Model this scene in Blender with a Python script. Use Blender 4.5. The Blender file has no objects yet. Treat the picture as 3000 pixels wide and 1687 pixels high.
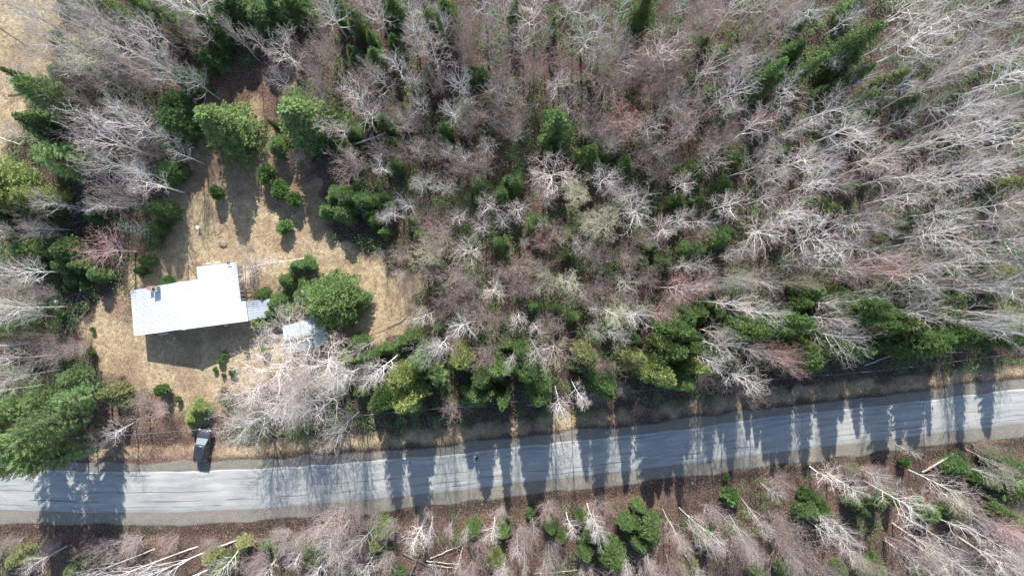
import bpy, bmesh, math, random
import numpy as np
from mathutils import Vector, Matrix

# ------------------------------------------------------------------ camera, sky, sun, exposure
H = 92.0            # drone height above the ground (m)
S = 21.7            # photograph pixels per metre on the ground
scene = bpy.context.scene
col = scene.collection
camd = bpy.data.cameras.new('camera'); cam = bpy.data.objects.new('camera', camd); col.objects.link(cam)
cam.location = (0, 0, H); cam.rotation_euler = (0, 0, 0)
camd.sensor_width = 36; camd.lens = 18 * H / (1500 / S); camd.clip_start = 0.5; camd.clip_end = 3000
scene.camera = cam
SUN_EL = math.radians(39.5)
SUN_AZ_X = 0.035     # small sideways lean of the light
world = bpy.data.worlds.new('World'); scene.world = world; world.use_nodes = True
wn = world.node_tree.nodes; wl = world.node_tree.links
bg = wn['Background']; sky = wn.new('ShaderNodeTexSky'); sky.sky_type = 'NISHITA'; sky.sun_disc = False
sky.sun_elevation = SUN_EL; sky.sun_rotation = 0.0; sky.air_density = 1.0; sky.dust_density = 0.6
wl.new(sky.outputs[0], bg.inputs[0]); bg.inputs[1].default_value = 0.15
sund = bpy.data.lights.new('sun', 'SUN'); sun = bpy.data.objects.new('sun', sund); col.objects.link(sun)
sund.energy = 4.8; sund.angle = math.radians(0.5); sund.color = (1.0, 0.955, 0.89)
ldir = Vector((SUN_AZ_X, -1.0, 0)).normalized() * math.cos(SUN_EL) + Vector((0, 0, -math.sin(SUN_EL)))
sun.rotation_euler = ldir.to_track_quat('-Z', 'Y').to_euler()
scene.view_settings.view_transform = 'Standard'; scene.view_settings.look = 'None'
scene.view_settings.gamma = 1; scene.view_settings.exposure = 0.88
scene.render.engine = 'CYCLES'
scene.cycles.max_bounces = 5; scene.cycles.diffuse_bounces = 3; scene.cycles.glossy_bounces = 2
scene.cycles.transmission_bounces = 2; scene.cycles.transparent_max_bounces = 4

R_ = random.Random(11)
rng = np.random.default_rng(5)

def W(px, py, z=0.0):
    k = (H - z) / H / S
    return Vector(((px - 1500) * k, (843.5 - py) * k, z))

# ------------------------------------------------------------------ mesh helpers
def mesh_np(name, verts, faces, mats=(), smooth=False, mi=None):
    """verts Nx3, faces MxK (K fixed)"""
    me = bpy.data.meshes.new(name)
    verts = np.asarray(verts, dtype=np.float32); faces = np.asarray(faces, dtype=np.int32)
    me.vertices.add(len(verts)); me.vertices.foreach_set('co', verts.ravel())
    m, k = faces.shape
    me.loops.add(m * k); me.loops.foreach_set('vertex_index', faces.ravel())
    me.polygons.add(m); me.polygons.foreach_set('loop_start', np.arange(0, m * k, k, dtype=np.int32))
    if mi is not None: me.polygons.foreach_set('material_index', np.asarray(mi, dtype=np.int32))
    me.update(calc_edges=True)
    if smooth: me.polygons.foreach_set('use_smooth', np.ones(m, dtype=bool))
    for mt in mats: me.materials.append(mt)
    return me

def seg_prisms(p0, p1, r0, r1, k=3):
    """prisms without caps around the segments p0-p1: verts, quads"""
    p0 = np.asarray(p0, float); p1 = np.asarray(p1, float); r0 = np.asarray(r0, float); r1 = np.asarray(r1, float)
    n = len(p0); d = p1 - p0; L = np.linalg.norm(d, axis=1, keepdims=True); d = d / np.maximum(L, 1e-6)
    ax = np.where(np.abs(d[:, 2:3]) > 0.95, np.array([[1.0, 0, 0]]), np.array([[0, 0, 1.0]]))
    a = np.cross(d, ax); a /= np.linalg.norm(a, axis=1, keepdims=True); b = np.cross(d, a)
    V = np.zeros((n, 2 * k, 3))
    for i in range(k):
        t = 2 * math.pi * i / k; o = a * math.cos(t) + b * math.sin(t)
        V[:, i] = p0 + o * r0[:, None]; V[:, k + i] = p1 + o * r1[:, None]
    base = (np.arange(n) * 2 * k)[:, None, None]
    q = np.array([[i, (i + 1) % k, k + (i + 1) % k, k + i] for i in range(k)])[None]
    return V.reshape(-1, 3), (base + q).reshape(-1, 4)

def merge(parts):
    vs, fs, o = [], [], 0
    for v, f in parts:
        vs.append(np.asarray(v, float)); fs.append(np.asarray(f) + o); o += len(v)
    return np.concatenate(vs), np.concatenate(fs)

def link(name, me, parent=None, mat=None):
    o = bpy.data.objects.new(name, me); col.objects.link(o)
    if parent is not None: o.parent = parent
    if mat is not None: me.materials.append(mat)
    return o

def tag(o, label=None, cat=None, group=None, kind=None):
    if label: o['label'] = label
    if cat: o['category'] = cat
    if group: o['group'] = group
    if kind: o['kind'] = kind
    return o

def empty(name, loc=(0, 0, 0), rz=0.0):
    o = bpy.data.objects.new(name, None); col.objects.link(o); o.location = loc; o.rotation_euler = (0, 0, rz)
    o.empty_display_size = 0.3
    return o

class BM:
    """collects boxes, tubes and polygons and links them as one mesh object"""
    def __init__(s): s.bm = bmesh.new()
    def poly(s, pts):
        return s.bm.faces.new([s.bm.verts.new(p) for p in pts])
    def slab(s, top, t):
        """closed slab: polygon 'top' thickened downwards by t"""
        a = [s.bm.verts.new(p) for p in top]; b = [s.bm.verts.new((p[0], p[1], p[2] - t)) for p in top]
        s.bm.faces.new(a); s.bm.faces.new(b[::-1]); n = len(a)
        for i in range(n): s.bm.faces.new((a[i], b[i], b[(i + 1) % n], a[(i + 1) % n]))
    def box(s, c, size, rz=0.0, bevel=0.0, M=None):
        r = bmesh.ops.create_cube(s.bm, size=1.0); vs = r['verts']
        bmesh.ops.scale(s.bm, vec=size, verts=vs)
        if bevel:
            es = list({e for v in vs for e in v.link_edges})
            rb = bmesh.ops.bevel(s.bm, geom=es, offset=bevel, segments=2, affect='EDGES', profile=0.6)
            vs = list({v for f in rb['faces'] for v in f.verts} | {v for v in vs if v.is_valid})
        m = M if M is not None else (Matrix.Translation(c) @ Matrix.Rotation(rz, 4, 'Z'))
        bmesh.ops.transform(s.bm, matrix=m, verts=vs)
        return vs
    def beam(s, a, b, w, h):
        a = Vector(a); b = Vector(b); d = b - a; L = d.length
        q = d.to_track_quat('X', 'Z').to_matrix().to_4x4()
        s.box(None, (L, w, h), M=Matrix.Translation((a + b) / 2) @ q)
    def tube(s, pts, rads, k=8, caps=True):
        rings = []
        for i, p in enumerate(pts):
            p = Vector(p); a = Vector(pts[max(0, i - 1)]); b = Vector(pts[min(len(pts) - 1, i + 1)])
            q = (b - a).to_track_quat('Z', 'X'); r = rads[i] if hasattr(rads, '__len__') else rads
            rings.append([s.bm.verts.new(p + q @ Vector((math.cos(2 * math.pi * j / k) * r, math.sin(2 * math.pi * j / k) * r, 0))) for j in range(k)])
        for A, B in zip(rings, rings[1:]):
            for j in range(k): s.bm.faces.new((A[j], A[(j + 1) % k], B[(j + 1) % k], B[j]))
        if caps: s.bm.faces.new(rings[0][::-1]); s.bm.faces.new(rings[-1])
    def link(s, name, mat, parent=None, smooth=False):
        bmesh.ops.recalc_face_normals(s.bm, faces=s.bm.faces)
        me = bpy.data.meshes.new(name); s.bm.to_mesh(me); s.bm.free()
        if smooth:
            for p in me.polygons: p.use_smooth = True
        return link(name, me, parent, mat)

# ------------------------------------------------------------------ materials
def newmat(name):
    m = bpy.data.materials.new(name); m.use_nodes = True
    return m, m.node_tree.nodes, m.node_tree.links, m.node_tree.nodes['Principled BSDF']

def noise(n, l, scale, detail=4, rough=0.6, coord='Object', dist=0.0, vec=None):
    t = n.new('ShaderNodeTexNoise'); t.inputs['Scale'].default_value = scale; t.inputs['Detail'].default_value = detail
    t.inputs['Roughness'].default_value = rough; t.inputs['Distortion'].default_value = dist
    if vec is None:
        tc = n.new('ShaderNodeTexCoord'); vec = tc.outputs[coord]
    l.new(vec, t.inputs['Vector']); return t.outputs['Fac']

def ramp(n, l, fac, stops):
    r = n.new('ShaderNodeValToRGB'); e = r.color_ramp.elements
    e[0].position = stops[0][0]; e[0].color = (*stops[0][1], 1)
    e[1].position = stops[-1][0]; e[1].color = (*stops[-1][1], 1)
    for p, c in stops[1:-1]:
        x = e.new(p); x.color = (*c, 1)
    l.new(fac, r.inputs[0]); return r.outputs[0]

def mix(n, l, fac, a, b, mode='MIX'):
    m = n.new('ShaderNodeMix'); m.data_type = 'RGBA'; m.blend_type = mode
    for sock, v in ((m.inputs[0], fac), (m.inputs[6], a), (m.inputs[7], b)):
        if hasattr(v, 'links'): l.new(v, sock)
        else: sock.default_value = v if not isinstance(v, tuple) or len(v) == 4 else (*v, 1)
    return m.outputs[2]

def math_(n, l, op, a, b=None, clamp=False):
    m = n.new('ShaderNodeMath'); m.operation = op; m.use_clamp = clamp
    for s_, v in zip(m.inputs, (a, b)):
        if v is None: continue
        if hasattr(v, 'links'): l.new(v, s_)
        else: s_.default_value = v
    return m.outputs[0]

def bump(n, l, h, bsdf, strength=0.5, dist=0.05):
    b = n.new('ShaderNodeBump'); b.inputs['Strength'].default_value = strength; b.inputs['Distance'].default_value = dist
    l.new(h, b.inputs['Height']); l.new(b.outputs[0], bsdf.inputs['Normal'])

def simple(name, c, rough=0.7, metal=0.0, nscale=3.0, var=0.25, bmp=0.0, spec=0.4):
    m, n, l, b = newmat(name)
    f = noise(n, l, nscale)
    lo = tuple(x * (1 - var) for x in c); hi = tuple(min(1, x * (1 + var)) for x in c)
    l.new(ramp(n, l, f, [(0.3, lo), (0.7, hi)]), b.inputs['Base Color'])
    b.inputs['Roughness'].default_value = rough; b.inputs['Metallic'].default_value = metal
    b.inputs['Specular IOR Level'].default_value = spec
    if bmp: bump(n, l, f, b, bmp, 0.05)
    return m

def tinted(name, rough=0.8, nscale=0.9, lo=0.65, hi=1.3, transl=0.0, warm=0.0, spec=0.2, fine=None):
    """the colour comes from the object's own colour (each tree has its own), varied by noise through its volume"""
    m, n, l, b = newmat(name)
    oi = n.new('ShaderNodeObjectInfo')
    f = noise(n, l, nscale, 3)
    g = ramp(n, l, f, [(0.3, (lo, lo, lo)), (0.7, (hi, hi * (1 - warm * 0.2), hi * (1 - warm)))])
    c = mix(n, l, 1.0, oi.outputs['Color'], g, 'MULTIPLY')
    if fine:
        f2 = noise(n, l, fine, 2)
        c = mix(n, l, 1.0, c, ramp(n, l, f2, [(0.35, (0.7, 0.7, 0.7)), (0.65, (1.3, 1.3, 1.3))]), 'MULTIPLY')
    l.new(c, b.inputs['Base Color']); b.inputs['Roughness'].default_value = rough
    b.inputs['Specular IOR Level'].default_value = spec
    if transl:
        t = n.new('ShaderNodeBsdfTranslucent'); l.new(c, t.inputs[0])
        ms = n.new('ShaderNodeMixShader'); ms.inputs[0].default_value = transl
        l.new(b.outputs[0], ms.inputs[1]); l.new(t.outputs[0], ms.inputs[2])
        l.new(ms.outputs[0], n['Material Output'].inputs[0])
    return m

M_bark = tinted('bark', 0.8, 1.3, 0.7, 1.2, fine=9)
M_twig = tinted('twig', 0.85, 0.5, 0.8, 1.2)
M_bud = tinted('bud', 0.7, 1.2, 0.7, 1.3, transl=0.2)
M_needle = tinted('needle', 0.6, 0.9, 0.7, 1.45, transl=0.35, warm=0.2, fine=4)
M_cbark = simple('conifer_bark', (0.10, 0.075, 0.06), 0.9, nscale=5)
M_log = simple('dead_wood', (0.13, 0.115, 0.10), 0.9, nscale=6, var=0.4, bmp=0.5)
M_palelog = simple('pale_bark', (0.50, 0.45, 0.40), 0.8, nscale=5, var=0.3)
# ------------------------------------------------------------------ the ground and the road
ROAD_T = [(-2500, 1200), (-1200, 1290), (-400, 1350), (0, 1367), (249, 1378), (540, 1377), (750, 1370), (1049, 1349), (1294, 1330), (1500, 1307), (1811, 1274), (2044, 1249), (2250, 1218), (2600, 1182), (3000, 1134), (3500, 1070), (4500, 930), (5500, 780)]
ROAD_B = [(-2500, 1330), (-1200, 1420), (-400, 1480), (0, 1497), (249, 1503), (500, 1502), (750, 1493), (1022, 1470), (1255, 1448), (1500, 1418), (1733, 1393), (1966, 1365), (2250, 1330), (2522, 1298), (2775, 1268), (3000, 1242), (3500, 1180), (4500, 1040), (5500, 890)]
rtx, rty = map(np.array, zip(*ROAD_T)); rbx, rby = map(np.array, zip(*ROAD_B))
def road_top(px): return np.interp(px, rtx, rty)
def road_bot(px): return np.interp(px, rbx, rby)

GRASS = [[(600, 250), (690, 300), (770, 300), (800, 420), (930, 500), (950, 640), (1020, 720), (1110, 760), (1200, 800), (1235, 900), (1250, 990), (1150, 1010), (1040, 970), (960, 1010), (840, 1010), (800, 1100), (640, 1160), (560, 1120), (520, 1170), (430, 1150), (330, 1110), (250, 1040), (225, 960), (300, 900), (350, 830), (450, 750), (480, 600), (560, 480), (580, 380)],
         [(-400, -200), (200, -200), (170, 30), (140, 110), (165, 190), (120, 240), (60, 215), (50, 300), (90, 330), (40, 420), (20, 560), (-400, 560)],
         [(560, 1120), (650, 1130), (640, 1200), (570, 1260), (500, 1240), (520, 1170)]]
BROWN = [[(560, 180), (960, 180), (980, 700), (700, 560), (520, 560), (560, 300)],
         [(380, 1150), (640, 1180), (660, 1400), (300, 1400), (290, 1200)]]
def in_poly(px, py, poly):
    r = np.zeros(px.shape, bool); n = len(poly)
    for i in range(n):
        x0, y0 = poly[i]; x1, y1 = poly[(i + 1) % n]
        c = ((y0 > py) != (y1 > py)) & (px < (x1 - x0) * (py - y0) / (y1 - y0 + 1e-9) + x0)
        r ^= c
    return r
def vnoise(px, py, cell, seed):
    g = np.random.default_rng(seed).random((256, 256)); x = px / cell; y = py / cell
    xi = np.floor(x).astype(int); yi = np.floor(y).astype(int); fx = x - xi; fy = y - yi
    fx = fx * fx * (3 - 2 * fx); fy = fy * fy * (3 - 2 * fy)
    a = g[xi % 256, yi % 256]; b = g[(xi + 1) % 256, yi % 256]; c = g[xi % 256, (yi + 1) % 256]; d = g[(xi + 1) % 256, (yi + 1) % 256]
    return (a * (1 - fx) + b * fx) * (1 - fy) + (c * (1 - fx) + d * fx) * fy
def soft(px, py, polys, w=28):
    m = np.zeros(px.shape)
    for dx, dy in [(0, 0), (w, 0), (-w, 0), (0, w), (0, -w), (w * .6, w * .6), (-w * .6, w * .6), (w * .6, -w * .6), (-w * .6, -w * .6)]:
        jx = (vnoise(px, py, 30, 3) - .5) * 70; jy = (vnoise(px, py, 30, 4) - .5) * 70
        t = np.zeros(px.shape, bool)
        for p in polys: t |= in_poly(px + dx + jx, py + dy + jy, p)
        m += t
    return m / 9

def axis(lo, hi, step, far):
    mid = np.arange(lo, hi + step, step); k = []
    v, s = hi, step
    while v < far: s *= 1.35; v += s; k.append(v)
    k2 = []; v, s = lo, step
    while v > -far: s *= 1.35; v -= s; k2.append(v)
    return np.concatenate([k2[::-1], mid, k])
gx = axis(-76, 76, 0.4, 1500); gy = axis(-45, 45, 0.4, 1500)
GX, GY = np.meshgrid(gx, gy); PX = GX * S + 1500; PY = 843.5 - GY * S
rt = road_top(PX); rb = road_bot(PX)
dr = np.maximum(rt - PY, PY - rb)                       # px outside the road
def ground_z(px, py):
    px = np.asarray(px, float); py = np.asarray(py, float)
    d = np.maximum(road_top(px) - py, py - road_bot(px))
    flat = np.clip((d - 25) / 60, 0, 1)
    z = (vnoise(px, py, 90, 8) - .5) * 0.5 + (vnoise(px, py, 25, 9) - .5) * 0.16
    ditch = -0.35 * np.exp(-((d - 75) / 22) ** 2)
    hs = np.clip(np.hypot((px - 560) / 260, (py - 880) / 160) - 0.9, 0, 1)   # level ground round the house
    return z * flat * hs + ditch
GZ = ground_z(PX, PY)
ny, nx = GX.shape
gv = np.stack([GX.ravel(), GY.ravel(), GZ.ravel()], 1)
ii = (np.arange(ny - 1)[:, None] * nx + np.arange(nx - 1)[None]).ravel()
gf = np.stack([ii, ii + 1, ii + nx + 1, ii + nx], 1)
gmask = soft(PX, PY, GRASS); bmask = soft(PX, PY, BROWN)
bmask = np.maximum(bmask, 0.6 * np.clip((PY - rb - 45) / 40, 0, 1) * (0.5 + 0.8 * vnoise(PX, PY, 70, 44)))
verge = np.exp(-((dr - 55) / 28) ** 2) * 0.75 * (PY < rt) + np.exp(-((dr - 42) / 16) ** 2) * 0.3 * (PY > rb)
gmask = np.clip(np.maximum(gmask, verge * (0.4 + 1.1 * vnoise(PX, PY, 26, 21))), 0, 1)
wj = (vnoise(PX, PY, 60, 12) - .5) * 16
lim = np.where(PY < rt, 30, 40) + wj
gravel = np.clip((lim - dr) / 12, 0, 1)
cola = np.stack([gmask.ravel(), gravel.ravel(), bmask.ravel(), np.ones(gmask.size)], 1).astype(np.float32)

m, n, l, b = newmat('forest_floor')
at = n.new('ShaderNodeAttribute'); at.attribute_name = 'cover'
sp = n.new('ShaderNodeSeparateColor'); l.new(at.outputs['Color'], sp.inputs[0])
f1 = noise(n, l, 5.5, 5, 0.75); f2 = noise(n, l, 0.35, 4); f3 = noise(n, l, 14, 3, 0.7)
vo = n.new('ShaderNodeTexVoronoi'); vo.inputs['Scale'].default_value = 9; tc = n.new('ShaderNodeTexCoord'); l.new(tc.outputs['Object'], vo.inputs['Vector'])
leaf = ramp(n, l, f1, [(0.3, (0.035, 0.024, 0.020)), (0.45, (0.095, 0.062, 0.050)), (0.56, (0.165, 0.112, 0.092)), (0.72, (0.34, 0.255, 0.205))])
leaf2 = ramp(n, l, f1, [(0.3, (0.035, 0.030, 0.022)), (0.5, (0.10, 0.088, 0.066)), (0.7, (0.24, 0.21, 0.155))])
leafc = mix(n, l, ramp(n, l, f2, [(0.42, (0, 0, 0)), (0.62, (1, 1, 1))]), leaf, leaf2)
leafc = mix(n, l, 1.0, leafc, ramp(n, l, vo.outputs['Color'], [(0.0, (0.5, 0.5, 0.52)), (1.0, (1.05, 0.98, 0.95))]), 'MULTIPLY')
# flattened dry grass: fibres streaming in swirled directions
fs = noise(n, l, 3.2, 6, 0.78, dist=2.2)
gr = ramp(n, l, fs, [(0.28, (0.10, 0.07, 0.045)), (0.42, (0.31, 0.235, 0.145)), (0.55, (0.51, 0.415, 0.27)), (0.72, (0.70, 0.61, 0.44))])
red0 = ramp(n, l, f1, [(0.32, (0.10, 0.06, 0.04)), (0.5, (0.26, 0.17, 0.115)), (0.68, (0.50, 0.37, 0.26))])
clod = noise(n, l, 1.7, 6, 0.8)
gr = mix(n, l, 1.0, gr, ramp(n, l, clod, [(0.36, (0.62, 0.60, 0.57)), (0.5, (1.0, 0.99, 0.96)), (0.66, (1.25, 1.23, 1.2))]), 'MULTIPLY')
gr2 = mix(n, l, ramp(n, l, noise(n, l, 0.22, 5, 0.65), [(0.48, (0, 0, 0)), (0.62, (0.75, 0.75, 0.75))]), gr, red0)
moss = mix(n, l, ramp(n, l, noise(n, l, 0.5, 4, 0.6), [(0.62, (0, 0, 0)), (0.72, (0.5, 0.5, 0.5))]), gr2, (0.20, 0.19, 0.09))
gvf = math_(n, l, 'ADD', sp.outputs[0], math_(n, l, 'MULTIPLY', math_(n, l, 'SUBTRACT', f1, 0.5), 0.9))
gvf = math_(n, l, 'MULTIPLY', math_(n, l, 'SUBTRACT', gvf, 0.28), 2.4, True)
base = mix(n, l, gvf, leafc, moss)
red = ramp(n, l, f1, [(0.32, (0.07, 0.04, 0.03)), (0.5, (0.19, 0.115, 0.085)), (0.68, (0.42, 0.29, 0.21))])
bfac = math_(n, l, 'MULTIPLY', sp.outputs[2], math_(n, l, 'MULTIPLY', math_(n, l, 'SUBTRACT', noise(n, l, 0.3, 5, .7), 0.30), 2.6, True), True)
base = mix(n, l, bfac, base, red)
grv = ramp(n, l, f3, [(0.3, (0.13, 0.13, 0.125)), (0.55, (0.22, 0.215, 0.20)), (0.7, (0.33, 0.315, 0.285))])
gfac = math_(n, l, 'MULTIPLY', math_(n, l, 'SUBTRACT', math_(n, l, 'ADD', sp.outputs[1], math_(n, l, 'MULTIPLY', math_(n, l, 'SUBTRACT', f1, 0.5), 1.2)), 0.3), 2.6, True)
tan_ = ramp(n, l, noise(n, l, 0.9, 5, .7), [(0.35, (0.95, 0.95, 0.95)), (0.65, (1.3, 1.18, 0.98))])
base = mix(n, l, gfac, base, mix(n, l, 1.0, grv, tan_, 'MULTIPLY'))
l.new(base, b.inputs['Base Color']); b.inputs['Roughness'].default_value = 0.95; b.inputs['Specular IOR Level'].default_value = 0.1
bump(n, l, math_(n, l, 'ADD', f1, fs), b, 0.9, 0.16)
M_ground = m
gme = mesh_np('ground', gv, gf, [M_ground], smooth=True)
ca = gme.color_attributes.new('cover', 'FLOAT_COLOR', 'POINT'); ca.data.foreach_set('color', cola.ravel())
tag(link('ground', gme), kind='structure')

# the road: a crowned sheet with its own across/along coordinates
xs = np.concatenate([np.arange(-2400, -50, 60), np.arange(-50, 3050, 12), np.arange(3050, 5400, 60)])
NA = 14; rv = []; ruv = []
for i, px in enumerate(xs):
    t, bo = float(road_top(px)), float(road_bot(px))
    t += (vnoise(np.array(px), np.array(3.), 40, 31) - .5) * 5; bo += (vnoise(np.array(px), np.array(9.), 40, 32) - .5) * 4
    for j in range(NA + 1):
        v = j / NA; py = t + (bo - t) * v
        z = 0.06 + 0.05 * (1 - (2 * v - 1) ** 2)
        if j in (0, NA): z = -0.06
        p = W(px, py); rv.append((p.x, p.y, z)); ruv.append(((px - 1500) / S, v * 6.0))
i0 = (np.arange(len(xs) - 1)[:, None] * (NA + 1) + np.arange(NA)[None]).ravel()
rf = np.stack([i0, i0 + NA + 1, i0 + NA + 2, i0 + 1], 1)[:, ::-1]
m, n, l, b = newmat('old_asphalt')
at = n.new('ShaderNodeAttribute'); at.attribute_name = 'lane'
sx = n.new('ShaderNodeSeparateXYZ'); l.new(at.outputs['Vector'], sx.inputs[0])
cmb = n.new('ShaderNodeCombineXYZ'); l.new(math_(n, l, 'MULTIPLY', sx.outputs[0], 0.12), cmb.inputs[0]); l.new(sx.outputs[1], cmb.inputs[1])
streak = noise(n, l, 1.8, 5, 0.6, vec=cmb.outputs[0]); blot = noise(n, l, 0.25, 4); fine = noise(n, l, 30, 3, 0.7)
c = ramp(n, l, streak, [(0.3, (0.24, 0.247, 0.236)), (0.5, (0.30, 0.307, 0.292)), (0.7, (0.375, 0.378, 0.355))])
c = mix(n, l, 1.0, c, ramp(n, l, blot, [(0.35, (0.88, 0.89, 0.9)), (0.65, (1.08, 1.07, 1.05))]), 'MULTIPLY')
c = mix(n, l, 1.0, c, ramp(n, l, fine, [(0.3, (0.85, 0.85, 0.85)), (0.7, (1.12, 1.12, 1.12))]), 'MULTIPLY')
cv = n.new('ShaderNodeCombineXYZ'); l.new(math_(n, l, 'MULTIPLY', sx.outputs[0], 0.5), cv.inputs[0])
for v0, amp, wdt, lo_, off in ((1.5, .25, .035, .50, 0.), (3.05, .22, .05, .44, 7.), (4.35, .3, .09, .47, 13.), (5.1, .2, .06, .47, 31.), (2.3, .7, .03, .54, 53.), (0.75, .4, .07, .52, 71.)):
    mp = n.new('ShaderNodeMapping'); mp.inputs['Location'].default_value = (off, off, 0); l.new(cv.outputs[0], mp.inputs[0])
    wv = noise(n, l, 0.7, 6, 0.7, vec=mp.outputs[0])
    mp2 = n.new('ShaderNodeMapping'); mp2.inputs['Location'].default_value = (off + 3, 2, 0); l.new(cmb.outputs[0], mp2.inputs[0])
    pt = noise(n, l, 1.1, 3, 0.6, vec=mp2.outputs[0])
    d = math_(n, l, 'ABSOLUTE', math_(n, l, 'SUBTRACT', sx.outputs[1], math_(n, l, 'ADD', math_(n, l, 'MULTIPLY', wv, amp), v0 - amp / 2)))
    edge = math_(n, l, 'MULTIPLY', noise(n, l, 9, 3, .7), wdt * 2.2)
    k = math_(n, l, 'MULTIPLY', math_(n, l, 'LESS_THAN', d, edge), math_(n, l, 'MULTIPLY', math_(n, l, 'SUBTRACT', pt, lo_), 14, True), True)
    c = mix(n, l, math_(n, l, 'MULTIPLY', k, 0.7), c, (0.09, 0.095, 0.10))
vc = n.new('ShaderNodeTexVoronoi'); vc.feature = 'DISTANCE_TO_EDGE'; vc.inputs['Scale'].default_value = 0.33; l.new(at.outputs['Vector'], vc.inputs['Vector'])
ck = math_(n, l, 'MULTIPLY', math_(n, l, 'LESS_THAN', vc.outputs[0], 0.012), math_(n, l, 'MULTIPLY', math_(n, l, 'SUBTRACT', blot, 0.5), 6, True), True)
c = mix(n, l, math_(n, l, 'MULTIPLY', ck, 0.6), c, (0.08, 0.085, 0.09))
# broken pale edges
for v0, w_ in ((0.28, 0.06), (5.86, 0.09)):
    d = math_(n, l, 'ABSOLUTE', math_(n, l, 'SUBTRACT', sx.outputs[1], math_(n, l, 'ADD', math_(n, l, 'MULTIPLY', streak, 0.16), v0 - 0.08)))
    k = math_(n, l, 'MULTIPLY', math_(n, l, 'LESS_THAN', d, w_), math_(n, l, 'MULTIPLY', math_(n, l, 'SUBTRACT', fine, 0.35), 5, True), True)
    c = mix(n, l, math_(n, l, 'MULTIPLY', k, 0.6), c, (0.55, 0.53, 0.48))
l.new(c, b.inputs['Base Color']); b.inputs['Roughness'].default_value = 0.85; b.inputs['Specular IOR Level'].default_value = 0.25
bump(n, l, fine, b, 0.25, 0.02)
rme = mesh_np('road', rv, rf, [m], smooth=True)
la = rme.attributes.new('lane', 'FLOAT_VECTOR', 'POINT'); la.data.foreach_set('vector', np.array([(a_, b_, 0) for a_, b_ in ruv], dtype=np.float32).ravel())
tag(link('road', rme), kind='structure')

# ------------------------------------------------------------------ the house
def plane_from(a, b_, c_):
    nn = (b_ - a).cross(c_ - a).normalized(); return a, nn
def on_plane(px, py, pl):
    o = Vector((0, 0, H)); d = W(px, py, 0) - o
    return o + d * ((pl[0] - o).dot(pl[1]) / d.dot(pl[1]))
RT = W(526.9, 825.7, 4.8); RB = W(538.8, 964.8, 4.8)
TL = W(381.9, 851.8, 3.0); BL = W(392.8, 983.4, 3.0); BR = W(727, 940, 2.9)
PL = plane_from(RT, TL, BL); PR = plane_from(RT, RB, BR)
Jn, ET, TR, NO, P1 = [on_plane(x, y, PR) for x, y in ((579.8, 818.2), (576, 782), (692.3, 768.6), (705.7, 882.8), (719, 881.6))]

def roofmat(name, c, stain, sfac, rough=0.42, metal=0.0):
    m, n, l, b = newmat(name)
    st = noise(n, l, 0.6, 5, 0.7); ln = n.new('ShaderNodeMapping'); tc = n.new('ShaderNodeTexCoord'); l.new(tc.outputs['Object'], ln.inputs[0])
    ln.inputs['Scale'].default_value = (0.25, 6, 1); ln.inputs['Rotation'].default_value = (0, 0, math.radians(7.5))
    s2 = noise(n, l, 1.0, 4, 0.6, vec=ln.outputs[0])
    cc = mix(n, l, ramp(n, l, st, [(0.5, (0, 0, 0)), (0.75, (sfac,) * 3)]), c, stain)
    cc = mix(n, l, ramp(n, l, s2, [(0.45, (0, 0, 0)), (0.75, (sfac,) * 3)]), cc, stain)
    l.new(cc, b.inputs['Base Color']); b.inputs['Roughness'].default_value = rough; b.inputs['Metallic'].default_value = metal
    return m
M_roof = roofmat('white_roof_metal', (0.645, 0.675, 0.715), (0.55, 0.55, 0.565), 0.4)
M_cap = roofmat('ridge_cap_metal', (0.54, 0.58, 0.64), (0.46, 0.47, 0.5), 0.3)
M_groof = roofmat('grey_roof_metal', (0.44, 0.47, 0.52), (0.26, 0.25, 0.26), 0.8)
M_siding = simple('pale_siding', (0.42, 0.41, 0.38), 0.7, nscale=1.5)
M_board = simple('weathered_board', (0.44, 0.38, 0.30), 0.85, nscale=4, var=0.3)
M_newboard = simple('yellow_board', (0.56, 0.43, 0.22), 0.8, nscale=4, var=0.25)
M_glass = simple('window_glass', (0.05, 0.06, 0.07), 0.08, nscale=1, var=0.1, spec=0.6)
M_brick = simple('brick', (0.36, 0.13, 0.09), 0.9, nscale=9, var=0.4, bmp=0.5)
M_stone = simple('field_stone', (0.26, 0.25, 0.23), 0.9, nscale=7, var=0.65, bmp=0.9)
M_white = simple('white_paint', (0.75, 0.76, 0.77), 0.5, var=0.06)
M_dark = simple('dark_metal', (0.03, 0.03, 0.035), 0.5)
M_rib = simple('roof_seam', (0.50, 0.53, 0.58), 0.5, var=0.15)

cen = W(555, 880)
house = tag(empty('house', (cen.x, cen.y, 0)), 'single storey house under a long white ribbed metal roof in the yard', 'house')
def hp(v): return Vector(v) - Vector((cen.x, cen.y, 0))
rb_ = BM(); rb_.slab([hp(p) for p in (RT, TL, BL, RB)], 0.10)
rb_.slab([hp(p) + Vector((0, 0, 0.003)) for p in (RT, RB, BR, P1, NO, TR, ET, Jn)], 0.10)
roof = rb_.link('roof', M_roof, house)
cap = BM()
u = (RB - RT).normalized(); off = Vector((0, 0, 0.07))
for side, far in ((-1, TL), (1, BR)):
    w_ = (far - (RT if side < 0 else RB)); w_ = (w_ - u * w_.dot(u)).normalized() * 0.27
    o2 = off + Vector((0, 0, 0.0))
    cap.slab([hp(p) for p in (RT - u * .05 + o2, RT - u * .05 + w_ + o2, RB + u * .05 + w_ + o2, RB + u * .05 + o2)], 0.05)
cap.link('ridge_cap', M_cap, roof)
ribs = BM()
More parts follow.
